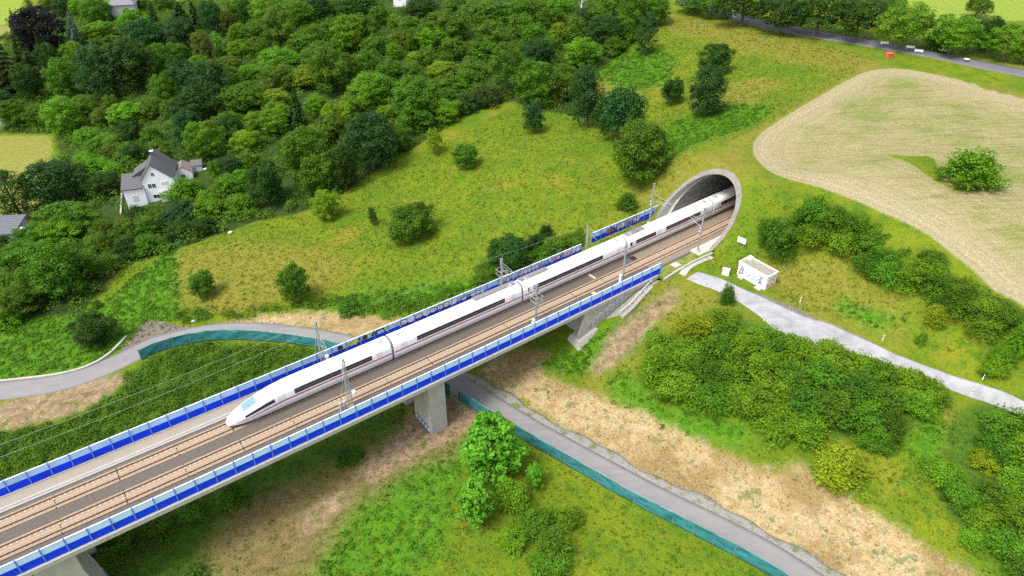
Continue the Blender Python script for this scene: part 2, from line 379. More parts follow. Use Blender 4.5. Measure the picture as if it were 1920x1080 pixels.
grass = mix(nt, mrange(nt, n_sm2, .50, .68), grass, (.056, .130, .009)); grass = mix(nt, mth(nt, 'MULTIPLY', mrange(nt, n_big, .5, .62), .6), grass, (.072, .145, .009))
c = grass
c = mix(nt, mth(nt, 'MULTIPLY', msk('dry', .9, .3, n_mid2), .85), c, mix(nt, mrange(nt, n_sm, .38, .64), (.140, .150, .015), (.215, .180, .038)))
c = mix(nt, mth(nt, 'MULTIPLY', msk('lush', .8, .3, n_mid), .9), c, mix(nt, mrange(nt, n_sm, .35, .65), (.035, .13, .008), (.085, .21, .010)))
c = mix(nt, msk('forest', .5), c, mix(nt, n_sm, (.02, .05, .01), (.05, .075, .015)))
c = mix(nt, msk('brush', .8, .25), c, mix(nt, mrange(nt, n_sm, .35, .65), (.035, .085, .010), (.075, .140, .012)))
c = mix(nt, msk('lawn', .2), c, mix(nt, mrange(nt, n_sm, .3, .7), (.15, .24, .02), (.24, .29, .05)))
c = mix(nt, msk('hay', .5), c, mix(nt, mrange(nt, n_sm, .3, .7), (.16, .185, .028), (.235, .225, .060)))
dirt = mix(nt, mrange(nt, n_sm, .35, .65), (.16, .115, .065), (.33, .24, .15)); dirt = mix(nt, mrange(nt, n_sm2, .54, .68), dirt, (.10, .13, .02))
c = mix(nt, mth(nt, 'MULTIPLY', msk('brown', .8, .35, n_mid), .95), c, mix(nt, mrange(nt, n_sm, .35, .65), (.115, .095, .035), (.20, .145, .070)))
c = mix(nt, msk('dirt', 1.1, .3, n_sm2), c, dirt)
sand = tri((.40, .30, .155), (.27, .19, .080), (.44, .37, .25), mrange(nt, n_sm, .42, .66), mrange(nt, n_sm2, .5, .7)); sand = mix(nt, mrange(nt, n_mid2, .47, .60), sand, mix(nt, n_fine, (.19, .135, .052), (.29, .205, .09))); sand = mix(nt, mth(nt, 'MULTIPLY', mrange(nt, n_sm2, .56, .64), .8), sand, (.11, .13, .025))
sand = mix(nt, mrange(nt, n_fine, .66, .76), sand, (.24, .20, .09))
c = mix(nt, msk('sand', 1.3, .28, n_sm2), c, sand)
c = mix(nt, msk('gravel', .6, .2), c, mix(nt, n_fine, (.115, .10, .085), (.21, .185, .16)))
# mown meadow: swaths follow the border of the field
fdv = attr("fdist"); cmb = N(nt, "ShaderNodeCombineXYZ"); nt.links.new(mth(nt, 'MULTIPLY', fdv, .55), cmb.inputs[0])
nt.links.new(mth(nt, 'MULTIPLY', n_mid, 1.2), cmb.inputs[1]); stripe = noise(nt, cmb.outputs[0], 2.3, 4, .8)
mpf = N(nt, "ShaderNodeMapping"); mpf.inputs["Rotation"].default_value = (0, 0, math.radians(38)); mpf.inputs["Scale"].default_value = (.12, 1.5, 1); nt.links.new(p, mpf.inputs[0])
stre = noise(nt, mpf.outputs[0], 1.0, 4, .7)
fcol = tri((.225, .215, .090), (.29, .245, .130), (.150, .190, .042), mrange(nt, stripe, .38, .62), mrange(nt, mth(nt, 'ADD', mth(nt, 'MULTIPLY', n_mid2, .6), mth(nt, 'MULTIPLY', stre, .4)), .47, .62))
fcol = mix(nt, mrange(nt, stre, .52, .70), fcol, (.185, .155, .070))
fcol = mix(nt, mrange(nt, fdv, 9, 3), fcol, mix(nt, mrange(nt, stripe, .4, .6), (.265, .225, .125), (.32, .275, .170)))
c = mix(nt, msk('field', .3, .25), c, fcol)
c = mix(nt, msk('isle', .4, .25), c, grass)
val = mrange(nt, fineF, 0, 1, .66, 1.28)
hsv = N(nt, "ShaderNodeHueSaturation"); nt.links.new(c, hsv.inputs["Color"]); nt.links.new(val, hsv.inputs["Value"])
nt.links.new(hsv.outputs[0], bs.inputs["Base Color"]); bs.inputs["Roughness"].default_value = .95; bs.inputs["Specular IOR Level"].default_value = .1
hgtn = mth(nt, 'ADD', mth(nt, 'MULTIPLY', n_sm, 1.0), mth(nt, 'ADD', mth(nt, 'MULTIPLY', n_fine, .35), mth(nt, 'MULTIPLY', n_vf, .12)))
bump(nt, bs, hgtn, .8, .45)
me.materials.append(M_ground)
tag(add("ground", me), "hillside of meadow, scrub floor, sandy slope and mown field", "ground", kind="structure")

# ------------------------------------------------------------------ draped strips (roads)
def cat(P, nper=6):
    P = [np.array(p, float) for p in P]; out = []; P = [2 * P[0] - P[1]] + P + [2 * P[-1] - P[-2]]
    for i in range(1, len(P) - 2):
        for j in range(nper):
            t = j / nper; a, b, c_, d = P[i - 1:i + 3]
            out.append(.5 * ((2 * b) + (c_ - a) * t + (2 * a - 5 * b + 4 * c_ - d) * t * t + (-a + 3 * b - 3 * c_ + d) * t ** 3))
    out.append(P[-2]); return np.array(out)
def resample(P, step):
    d = np.concatenate([[0], np.cumsum(np.hypot(*np.diff(P[:, :2], axis=0).T))]); k = max(2, int(d[-1] / step) + 1); u = np.linspace(0, d[-1], k)
    return np.stack([np.interp(u, d, P[:, i]) for i in range(2)], -1)
def pixline(s): 
    a = np.array([list(map(float, q.split(","))) for q in s.split()]); return ground(a[:, 0], a[:, 1])[:, :2]
def offs(P, o):
    T = np.gradient(P, axis=0); T /= np.linalg.norm(T, axis=1)[:, None]; return P + np.stack([T[:, 1], -T[:, 0]], -1) * (np.asarray(o)[..., None] if np.ndim(o) else o)
def drape(name, L, R, mat, lift=.07, cols=6, label=None, skirt=.35):
    rows = []
    for k in range(cols + 1):
        q = L + (R - L) * k / cols; rows.append(np.c_[q, hgt(q[:, 0], q[:, 1]) + lift])
    a = rows[0].copy(); a[:, 2] -= skirt; b = rows[-1].copy(); b[:, 2] -= skirt; rows = [a] + rows + [b]
    m = len(L); V = np.concatenate(rows); Fs = []
    for k in range(len(rows) - 1):
        i = np.arange(m - 1); Fs.append(np.stack([k * m + i, k * m + i + 1, (k + 1) * m + i + 1, (k + 1) * m + i], -1))
    me = np_mesh(name, V, np.concatenate(Fs), mat, True); o = add(name, me); tag(o, label, name.replace("_", " "), kind="structure"); return o
M_asph, nt, bs = mk("asphalt_grey"); p = geopos(nt)
mp = N(nt, "ShaderNodeMapping"); mp.inputs["Rotation"].default_value = (0, 0, .6); mp.inputs["Scale"].default_value = (.12, 1.2, 1); nt.links.new(p, mp.inputs[0])
ca = mix(nt, mrange(nt, noise(nt, p, .5, 4), .35, .65), (.175, .165, .17), (.22, .208, .212)); ca = mix(nt, mrange(nt, noise(nt, mp.outputs[0], 1, 4), .5, .7), ca, (.15, .14, .14))
ca = mix(nt, mrange(nt, noise(nt, p, 14, 2), .3, .7), ca, (.21, .20, .20)); nt.links.new(ca, bs.inputs["Base Color"]); bs.inputs["Roughness"].default_value = .9
M_asphd = plain("asphalt_dark", (.12, .115, .125), .9, .12, .4)
M_verge, nt, bs = mk("gravel_verge"); p = geopos(nt)
cv = mix(nt, mrange(nt, noise(nt, p, 6, 4, .8), .38, .62), (.13, .125, .11), (.30, .285, .26)); cv = mix(nt, mrange(nt, noise(nt, p, .7, 4), .52, .66), cv, (.11, .13, .04))
nt.links.new(cv, bs.inputs["Base Color"]); bs.inputs["Roughness"].default_value = 1; bump(nt, bs, noise(nt, p, 6, 3), .5, .05)
lower = np.array([tuple(G1(a, b)[:2]) for a, b in [(1600, 1150), (1462, 1055), (1340, 990), (1215, 927), (1100, 864), (1000, 808), (920, 760)]] + [tuple(float(v) for v in st2xy(s, t)) for s, t in [(64.2, -3), (60.8, -12)]]
                + [tuple(G1(a, b)[:2]) for a, b in [(600, 634), (500, 622), (400, 622), (300, 643), (215, 682), (120, 715), (0, 733), (-150, 740)]])
RC = resample(cat(lower), 1.0); hw = np.interp(np.arange(len(RC)), [0, len(RC) * .5, len(RC)], [2.15, 2.1, 2.5])
drape("asphalt_road", offs(RC, -hw), offs(RC, hw), M_asph, .10, label="narrow grey asphalt lane that passes under the bridge")
h1 = int(len(RC) * .5)
drape("gravel_verge", offs(RC[:h1], hw[:h1] - .1), offs(RC[:h1], hw[:h1] + 1.5 + .35 * np.sin(np.arange(h1) * .35) + .25 * np.sin(np.arange(h1) * .9)), M_verge, .05, 3, "grey gravel strip between the asphalt lane and the sandy slope")
M_grav, nt, bs = mk("pale_gravel"); p = geopos(nt)
mp = N(nt, "ShaderNodeMapping"); mp.inputs["Rotation"].default_value = (0, 0, math.radians(42)); mp.inputs["Scale"].default_value = (.14, 1.1, 1); nt.links.new(p, mp.inputs[0])
cg = mix(nt, mrange(nt, noise(nt, p, .5, 4), .35, .65), (.22, .22, .232), (.32, .32, .338)); cg = mix(nt, mrange(nt, noise(nt, mp.outputs[0], 1, 5, .7), .5, .66), cg, (.34, .33, .33))
cg = mix(nt, mrange(nt, noise(nt, p, 9, 2), .55, .75), cg, (.32, .31, .30)); nt.links.new(cg, bs.inputs["Base Color"]); bs.inputs["Roughness"].default_value = 1; bump(nt, bs, noise(nt, p, 8, 3), .4, .03)
ja = [rng.normal(0, .12, 400), rng.normal(0, .12, 400)]
Lg = resample(pixline("1286,523 1335,541 1380,563 1423,592 1453,618 1493,636 1560,662 1630,668 1700,700 1760,722 1830,748 1900,775 2000,812 2250,905"), .8)
Rg = pixline("1306,508 1350,521 1400,545 1450,566 1500,590 1560,608 1620,635 1680,665 1750,690 1830,718 1905,745 2020,788 2265,875"); k = len(Lg); d_ = np.linspace(0, 1, k)
Rg = resample(Rg, .3); Rg = Rg[np.linspace(0, len(Rg) - 1, k).astype(int)]
for q, sg in ((Lg, 0), (Rg, 1)): q += np.convolve(rng.normal(0, .35, k + 4), np.ones(5) / 5, 'valid')[:, None][:k] * [[.5, -.8]]
drape("gravel_track", Lg, Rg, M_grav, .07, 10, "pale gravel track leading from the cabin down to the right", .25)
UR = resample(cat([tuple(G1(a, b)[:2]) for a, b in [(1130, -60), (1230, -25), (1300, 8), (1400, 38), (1500, 60), (1620, 80), (1750, 103), (1850, 124), (1960, 146), (2100, 175)]]), 3)
drape("upper_road", offs(UR, -3.0), offs(UR, 3.0), M_asphd, .15, 4, "dark asphalt road under the row of trees at the top", .4)
UR2 = resample(cat([tuple(G1(a, b)[:2]) for a, b in [(-90, 205), (-30, 222), (10, 232), (-40, 250), (-100, 270)]]), 2)
drape("side_road", offs(UR2, -3), offs(UR2, 3), M_grav, .15, 3, "pale bit of road at the left edge beyond the trees", .4)

# ------------------------------------------------------------------ bridge
b_lo, b_hi = -30, 90
bridge = empty("railway_bridge", S(55, 0, -11), 0, "concrete railway viaduct carrying two tracks over the lane", "bridge")
MB().sweep([(-7.2, -.75), (-7.2, -.35), (7.2, -.35), (7.2, -.75), (5.4, -1.1), (-5.4, -1.1)], b_lo, b_hi).build("deck_slab", M_conc, bridge)
MB().sweep([(-4.4, -1.1), (-3.8, -3.0), (3.8, -3.0), (4.4, -1.1)], b_lo, b_hi).build("girder", M_conc, bridge)
for sg in (-1, 1):
    MB().sweep([(sg * 6.72, -.35), (sg * 6.72, .06), (sg * 7.34, .06), (sg * 7.34, -.60), (sg * 7.2, -.60), (sg * 7.2, -.35)], b_lo, 105 if sg > 0 else 100).build("parapet", M_concl, bridge)
def pier(s0, s1, t0, t1, zb, flare=.0):
    m = MB()
    P = []
    for z, e in ((zb - 1, flare * 1.1), (-4, .0), (-1.0, 0.0)):
        P.append([S(s0 - e, t0, z), S(s0 - e, t1 + e * .4, z), S(s1 + e, t1 + e * .4, z), S(s1 + e, t0, z)])
    for a, b in ((0, 1), (1, 2)):
        n0 = len(m.v); m.v += P[a] + P[b]
        for j in range(4): m.f.append((n0 + j, n0 + (j + 1) % 4, n0 + 4 + (j + 1) % 4, n0 + 4 + j))
    m.poly(P[0]); m.poly(P[2]); return m
for s0, s1 in ((55.6, 58.5), (2.6, 7.0)):
    for t0, t1 in ((1.6, 6.9), (-6.9, -1.6)):
        pc = pier(s0, s1, t0, t1, float(hgt(*st2xy(s0, t0))), 0.0 if s0 > 20 else 1.2).build("pier", M_conc, bridge)
        if s0 > 20 and t0 > 0:
            # recessed vertical joint lines and painted base band
            MB().sbox(s0 - .02, s1 + .02, t1 - .1, t1 + .02, -10.45, -10.15).build("base_band", plain("grey_blue_paint", (.25, .33, .42), .7, .3, 2), pc)
# abutment: front wall, near wing wall rising with the slope
ab = MB().sbox(87.2, 90.5, -7.0, 7.0, -8.5, -1.1)
ab.build("abutment", M_conc, bridge)
wg = MB(); P = []
prof = [(86.0, -8.5), (86.0, -5.0), (87.2, -1.0), (87.2, -.78), (104.8, -.78), (104.8, -1.6), (98, -6.5)]
A_ = [S(s, 6.75, z) for s, z in prof]; B_ = [S(s, 7.15, z) for s, z in prof]
wg.poly(A_); wg.poly(B_[::-1])
for i in range(len(prof)): j = (i + 1) % len(prof); wg.poly([A_[i], A_[j], B_[j], B_[i]])
wg.build("wing_wall", M_conc, bridge)
MB().hexa([S(84.8, 4.5, -8.5), S(84.8, 8.6, -8.5), S(90, 8.6, -8.0), S(90, 4.5, -8), S(85.6, 5.2, -5.9), S(85.6, 7.7, -6.1), S(90, 7.7, -5.0), S(90, 5.2, -5.0)]).build("footing", M_conc, bridge)
# earthwork bed behind the abutment up to the tunnel
M_bed = plain("dark_gravel", (.100, .085, .073), .95, .35, 5, bmp=.03, fine=30)
M_bedb = plain("brown_gravel", (.20, .155, .115), .95, .3, 4, bmp=.03, fine=30)
M_walk = stained("walkway_concrete", (.31, .27, .215), (.22, .195, .155))
M_duct = stained("cable_duct", (.38, .36, .33), (.28, .26, .235))
M_slab = stained("track_slab", (.32, .24, .165), (.21, .15, .10), scale=1.5)
M_rail = plain("rail_rust", (.13, .075, .045), .6, .2, 3)
M_seat = plain("rail_seat_concrete", (.46, .365, .265), .8, .1, 3)
M_cabl = plain("pale_cable", (.47, .39, .31), .8, .1)
MB().sweep([(-6.7, -.55), (-6.7, -.28), (6.7, -.28), (6.7, -.55)], 90.5, 121, 4).build("gravel_bed", M_bed); o = bpy.data.objects["gravel_bed"]; tag(o, "gravel formation behind the abutment", "gravel bed", kind="structure")
o = MB().sweep([(-.95, -.34), (-.95, -.16), (.85, -.16), (.85, -.34)], b_lo, 106).build("centre_gravel", M_bed); tag(o, "dark gravel strip between the two tracks", "gravel", kind="structure")
o = MB().sweep([(3.6, -.34), (3.6, -.2), (6.7, -.2), (6.7, -.34)], b_lo, 106).build("side_gravel", plain("dark_side", (.10, .085, .076), .95, .3, 3, fine=20)); tag(o, "dark strip between near track and blue wall", "gravel", kind="structure")
o = MB().sweep([(-4.15, -.34), (-4.15, -.22), (-3.5, -.22), (-3.5, -.34)], b_lo, 119).build("far_gravel", M_bed); tag(o, "dark gutter beside the far track", "gravel", kind="structure")
o = MB().sweep([(-.95, -.34), (-.95, -.17), (.85, -.17), (.85, -.34)], 106, 185).build("tunnel_bed", M_bedb); tag(o, "brown track bed at the tunnel mouth", "gravel", kind="structure")
o = MB().sweep([(3.6, -.34), (3.6, -.2), (5.0, -.2), (5.0, -.34)], 106, 185).build("tunnel_side_bed", M_bedb); tag(o, "brown side strip at the tunnel mouth", "gravel", kind="structure")
wk = MB().sweep([(-6.7, -.34), (-6.7, -.05), (-5.0, -.05), (-5.0, -.34)], b_lo, 119).build("walkway", M_walk); tag(wk, "brownish concrete walkway along the far blue wall", "walkway", kind="structure")
dt = empty("cable_duct", S(50, -4.55, -.3), 0, "pale concrete cable duct beside the far track", "cable duct")
MB().sweep([(-4.98, -.34), (-4.98, .02), (-4.6, .02), (-4.6, -.34)], b_lo, 119).build("cover", M_duct, dt)
MB().sweep([(-4.55, -.34), (-4.55, -.03), (-4.17, -.03), (-4.17, -.34)], b_lo, 119).build("side_channel", plain("duct_grey", (.33, .31, .29), .9, .1), dt)  # side channel in plain grey, a touch darker than the cover
dk = MB()   # drain pit between the tracks near the tunnel
dk.sbox(105.2, 106.4, -.5, .6, -.165, -.12)
tag(dk.build("drain_pit", M_black), "dark drain pit between the tracks before the tunnel", "drain cover")
cr = MB().sbox(95.0, 95.5, -.95, .85, -.15, -.08)
tag(cr.build("concrete_cross_strip", M_seat), "pale concrete strip across the gravel between the tracks", "concrete strip")
cr = MB().sbox(91.5, 92.3, 3.7, 5.4, -.19, -.1)
tag(cr.build("concrete_cross_strip", M_seat), "short pale concrete strip beside the near rail under the blue wall", "concrete strip")

# ------------------------------------------------------------------ tracks
def track(tc, label):
    r = empty("railway_track", S(55, tc, -.3), 0, label, "railway track", "slab tracks on the viaduct")
    m = MB(); st0, L = 6.4 - 7.47 * 5, 7.47; a = st0
    while a < 184:
        b = min(a + L, 185)
        m.sweep([(tc - 1.28, -.345), (tc - 1.28, -.09), (tc + 1.28, -.09), (tc + 1.28, -.345)], a + .07, b - .07, 8); a += L
    m.build("slab", M_slab, r)
    for sg in (-1, 1):
        MB().sweep([(tc + sg * .75 - .07, -.09), (tc + sg * .75 - .035, .10), (tc + sg * .75 + .035, .10), (tc + sg * .75 + .07, -.09)], b_lo, 185).build("rail", M_rail, r)
    m = MB()
    for i in range(int((185 - b_lo) / .65)):
        s = b_lo + i * .65
        for t0, t1, w in ((-.58, -.34, .12), (.44, .56, .06), (.90, 1.02, .08), (-1.04, -.92, .05)):
            m.sbox(s - w, s + w, tc + t0, tc + t1, -.10, -.045)
    tag(m.build("rail_seats", M_seat, r), kind="stuff")
    MB().sweep([(tc + .06, -.1), (tc + .06, -.04), (tc + .13, -.04), (tc + .13, -.1)], b_lo, 140).build("cable", M_cabl, r)
    return r
track(-2.25, "far railway track on pale slabs, the one under the white train")
track(2.25, "near railway track on pale slabs, empty, beside the lower blue wall")

# ------------------------------------------------------------------ noise barriers
M_blue = plain("barrier_deep_blue", (.002, .042, .66), .65, .12, .5, spec=.2)
M_sky = plain("barrier_light_blue", (.50, .69, 1.0), .35, .06, .7)
M_post = plain("barrier_post_blue", (.10, .21, .62), .45, .08)
def make_barrier(tc, s0, n, label, inner, dirty=False, zs=.06, step=2.475):
    r = empty("noise_barrier", S(s0, tc, zs), 0, label, "noise barrier", "blue noise barriers along the viaduct")
    up = plain("barrier_light_blue_far", (.32, .54, .80), .4, .25, .5) if dirty else M_sky
    for i in range(n + 1):
        s = s0 + i * step
        w = .07
        MB().sbox(s - w, s + w, tc - .11, tc + .11, zs, zs + 2.36).build("post", M_post, r)
        if i == n: break
        a, b = s + w, s + step - w
        lp = MB().sbox(a, b, tc - .04, tc + .04, zs + .04, zs + 1.22)
        for zz in (.45, .86):
            lp.sbox(a, b, tc + inner * .041, tc + inner * .075, zs + zz, zs + zz + .05)
        lp.build("lower_panel", M_blue, r)
        MB().sbox(a, b, tc - .03, tc + .03, zs + 1.223, zs + 2.26).build("upper_panel", up, r)
    MB().sweep([(tc - .07, zs + 2.265), (tc - .07, zs + 2.31), (tc + .07, zs + 2.31), (tc + .07, zs + 2.265)], s0 + .08, s0 + n * step - .08, 5).build("top_rail", M_white, r)
    return r
nb0 = 1.84 - 2.475 * 6
NB = make_barrier(6.95, nb0, 48, "long blue noise wall on the near, lower edge of the viaduct", -1)
FB = make_barrier(-6.95, 2.0 - 2.475 * 6, 45, "long graffiti-sprayed blue noise wall behind the train, on the viaduct's far edge", 1, True)
FB2 = make_barrier(-9.0, 103.2, 8, "short blue noise wall between the far walkway and the tunnel mouth", 1, True, zs=-.2)
# concrete corner panel joining the far walls
# ------------------------------------------------------------------ graffiti: sprayed letter shapes as thin raised paint
def strokes(name, parent, mat, fr, lets, w=.09, th=.012):
    """fr(u,v,k)->xyz on a surface with offset k ; lets list of polylines"""
    m = MB()
    for L in lets:
        for (u0, v0), (u1, v1) in zip(L[:-1], L[1:]):
            du, dv = u1 - u0, v1 - v0; l = math.hypot(du, dv) + 1e-9; nu, nv = -dv / l * w / 2, du / l * w / 2; eu, ev = du / l * w * .35, dv / l * w * .35
            q = [(u0 - nu - eu, v0 - nv - ev), (u1 - nu + eu, v1 - nv + ev), (u1 + nu + eu, v1 + nv + ev), (u0 + nu - eu, v0 + nv - ev)]
            m.hexa([fr(a, b, .001) for a, b in q] + [fr(a, b, th) for a, b in q])
    return m.build(name, mat, parent)
R2 = random.Random(3)
def bubble(u, w, h, kind):
    c = [(u + w / 2 + w * .5 * math.cos(a) * R2.uniform(.8, 1.05), h / 2 + h * .48 * math.sin(a) * R2.uniform(.8, 1.05)) for a in np.linspace(0, 6.283, 11)]
    c[-1] = c[0]; L = [c]
    if kind % 3 == 0: L.append([(u + w * .35, h * .3), (u + w * .65, h * .35), (u + w * .6, h * .6)])
    elif kind % 3 == 1: L.append([(u + w * .5, h * .15), (u + w * .45, h * .55)])
    else: L.append([(u + w * .3, h * .5), (u + w * .7, h * .5)])
    return L
def fills(name, parent, mat, fr, cs):
    for c in cs:
        m = MB(); c = c[:-1]; n0 = len(c); m.v += [fr(a, b, .001) for a, b in c] + [fr(a, b, .006) for a, b in c]; m.f.append(tuple(range(n0, 2 * n0)))
        for i in range(n0): j = (i + 1) % n0; m.f.append((i, j, n0 + j, n0 + i))
        m.build(name, mat, parent)
def zig(u, w, h):
    n_ = R2.choice([3, 4]); return [[(u + w * i / n_, h * (.08 if i % 2 == R2.choice([0, 1]) else .95) * R2.uniform(.85, 1)) for i in range(n_ + 1)]]
G_blk = plain("spray_black", (.02, .025, .05), .6, .2); G_wht = plain("spray_white", (.62, .66, .72), .6, .1); G_red = plain("spray_red", (.42, .05, .06), .6, .2)
G_yel = plain("spray_yellow", (.45, .55, .10), .6, .2); G_gry = plain("spray_grey", (.20, .22, .26), .6, .2); G_blu = plain("spray_blue", (.10, .22, .50), .6, .2)
def farwall(tc, zs): return lambda u, v, k: S(u, tc + .075 + k * 1.0, zs + v)
def tagrow(s0, s1, h0, hh, mats, tc=-6.95, zs=.06, w=(.9, 1.4), wd=.10, par=None, fl=None):
    u = s0; i = 0
    lets = {k: [] for k in range(len(mats))}
    while u < s1:
        ww = R2.uniform(*w); L = bubble(u, ww, hh * R2.uniform(.8, 1), i) if R2.random() < .6 else zig(u, ww, hh)
        L = [[(a, b + h0) for a, b in l] for l in L]
        if len(L[0]) == 11: fills("graffiti_fill", par or FB, R2.choice(fl or [G_wht]), farwall(tc, zs), [L[0]])
        L = L; lets[R2.randrange(len(mats))] += L; u += ww * .95; i += 1
    for k, mt in enumerate(mats):
        if lets[k]: strokes("graffiti", par or FB, mt, farwall(tc, zs), lets[k], wd)
tagrow(47.6, 56.5, 1.15, 1.0, [G_blk, G_blk, G_yel], wd=.22, w=(.7, 1.1), fl=[G_blk, G_yel, G_blu])
tagrow(57.5, 68.5, .95, 1.2, [G_blk, G_wht], w=(1.1, 1.7), wd=.12)
tagrow(78.8, 90, .9, 1.25, [G_gry, G_wht, G_gry], w=(.7, 1.1), wd=.12)
tagrow(90, 97.5, 1.0, 1.15, [G_blk, G_wht, G_red], w=(.7, 1.1), wd=.12, fl=[G_red, G_red, G_wht])
tagrow(70, 76, .8, 1.1, [G_blk, G_gry], w=(.8, 1.3), wd=.10)
tagrow(107, 116, .5, 1.6, [G_blk, G_red, G_gry], tc=-9.0, zs=-.2, w=(.9, 1.3), wd=.16, par=FB2, fl=[G_gry, G_red, G_wht])
# pier tag and wing-wall tag
strokes("graffiti", bridge, G_blu, lambda u, v, k: S(55.55 - k, u, v), [[(a + 1.9, b - 10.9) for a, b in l] for i in range(5) for l in bubble(i * .95, .9, 1.3, i)], .10, .05)
strokes("graffiti", bridge, G_wht, lambda u, v, k: S(55.53 - k, u, v), [[(a + 2.05, b - 10.7) for a, b in l] for i in range(5) for l in bubble(i * .95, .6, .8, i + 1)], .08, .05)
for j in range(8):
    for i, (q, mt) in enumerate(((0, G_wht), (1, G_gry))):
        strokes("graffiti", bridge, mt, lambda u, v, k: S(u, 7.15 + k, v), [[(a + 88.3 + j * 1.15, b - 4.6 + j * .38 - q * .1) for a, b in l] for l in bubble(0, 1.05 - q * .3, 1.7 - q * .5, j)], .13, .02 + i * .01)

# ------------------------------------------------------------------ tunnel portal
M_rim = stained("weathered_rim", (.235, .222, .198), (.105, .098, .086), scale=.9, amt=.85)
tun = empty("tunnel_portal", S(125, 0, 0), 0, "oval slanted concrete tunnel mouth set in the grassy hill", "tunnel")
def cut(z): return 119.8 + 1.08 * z
def ring(rad, off, zmin=-.6, n_=56):
    a0 = math.asin((zmin - ZC) / rad); out = []
    for i in range(n_ + 1):
        a = a0 + (math.pi - 2 * a0) * i / n_
        out.append((cut(ZC + rad * math.sin(a)) + off, rad * math.cos(a), ZC + rad * math.sin(a)))
    return out
def R3(r): return [S(*q) for q in r]
def cyl(rad, s_from, zmin=-.6, s_to=None, n_=56):
    r0 = ring(rad, s_from, zmin, n_); r1 = [((s_to if s_to else q[0]), q[1], q[2]) for q in r0]; return r0, r1
m = MB(); m.quadstrip(R3(ring(RI, 0)), R3(ring(RO + .0, 0)))                      # slanted face, then the sloping outer lip
m.quadstrip(R3(ring(RO + .0, 0)), R3(ring(RO + .22, .12))); m.quadstrip(R3(ring(RO + .22, .12)), R3(ring(RO + .22, 2.0)))
rim = m.build("rim", M_rim, tun, False)
m = MB(); m.quadstrip(R3(ring(RI, 0)), R3(ring(RI, 2.8))); m.quadstrip(R3(ring(RI, 2.8)), R3(ring(RI - .55, 2.8)))
m.build("collar", M_conc, tun, True)
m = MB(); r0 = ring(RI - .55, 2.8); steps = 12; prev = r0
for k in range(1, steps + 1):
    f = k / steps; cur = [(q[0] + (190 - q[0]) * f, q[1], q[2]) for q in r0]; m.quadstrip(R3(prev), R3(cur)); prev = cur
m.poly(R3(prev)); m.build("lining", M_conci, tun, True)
m = MB()
for z, a, tt in ((4.3, -1, .06), (4.7, -1, .06), (3.0, -1, .05)):   # cables clipped to the far wall
    t_l = -math.sqrt((RI - .62) ** 2 - (z - ZC) ** 2); m.tube([S(s, t_l, z) for s in range(128, 188, 6)], tt, 5)
m.build("wall_cable", M_steel, tun)
m = MB(); m.sweep([(5.0, -.5), (5.0, .05), (7.25, .05), (7.25, -.5)], 116.5, 185, 5); m.sweep([(-7.25, -.5), (-7.25, .02), (-4.17, .02), (-4.17, -.5)], 119.0, 185, 5)
m.build("side_walk", plain("apron", (.50, .46, .39), .9, .12, 1), tun)
# kerbs and paving beside the portal
def slabline(name, pts, w, h, mat, label, cat_):
    P = resample(cat(pts) if len(pts) > 2 else np.array(pts, float), .8); z = hgt(P[:, 0], P[:, 1]); m = MB()
    L = offs(P, -w / 2); Rr = offs(P, w / 2)
    m.quadstrip(np.c_[L, z + h], np.c_[Rr, z + h]); m.quadstrip(np.c_[L, z - .4], np.c_[L, z + h]); m.quadstrip(np.c_[Rr, z + h], np.c_[Rr, z - .4])
    m.poly([(*L[0], z[0] - .4), (*Rr[0], z[0] - .4), (*Rr[0], z[0] + h), (*L[0], z[0] + h)]); m.poly([(*L[-1], z[-1] - .4), (*Rr[-1], z[-1] - .4), (*Rr[-1], z[-1] + h), (*L[-1], z[-1] + h)])
    return tag(m.build(name, mat), label, cat_)
def pts(s): return [tuple(G1(*map(float, q.split(",")))[:2]) for q in s.split()]
slabline("concrete_kerb", [st2xy(105.4, 8.4), st2xy(119.2, 8.35)], .3, .45, M_concl, "long concrete kerb from the end of the near blue wall to the tunnel rim", "kerb")
slabline("edge_kerb", [st2xy(105.2, 5.6), st2xy(116.2, 5.6)], .22, .25, M_concl, "thin pale kerb along the grass strip before the tunnel", "kerb")
slabline("concrete_path", pts("1279,516 1292,500 1312,490 1334,482"), 1.3, .12, M_conc, "curved concrete path slab near the tunnel rim", "path slab")
MB().sbox(109.6, 111.3, 5.9, 7.2, -.5, -.12); m = MB().sbox(109.6, 111.3, 6.0, 7.4, -.3, .0); tag(m.build("concrete_slab", M_concl), "square pale concrete slab in the grass strip before the tunnel", "slab")
o = MB().sweep([(5.75, -.6), (5.75, -.1), (8.2, -.05), (8.2, -.6)], 105.3, 119.4, 2).build("grass_strip", plain("strip_grass", (.13, .17, .02), .95, .5, .8, bmp=.05, fine=6)); tag(o, "small strip of grass between track and kerb", "grass", kind="structure")
o = MB().sweep([(3.6, -.34), (3.6, -.21), (5.45, -.21), (5.45, -.34)], 105.9, 116.4, 4).build("portal_gravel", M_bed); tag(o, "dark gravel beside the near track before the tunnel", "gravel", kind="structure")

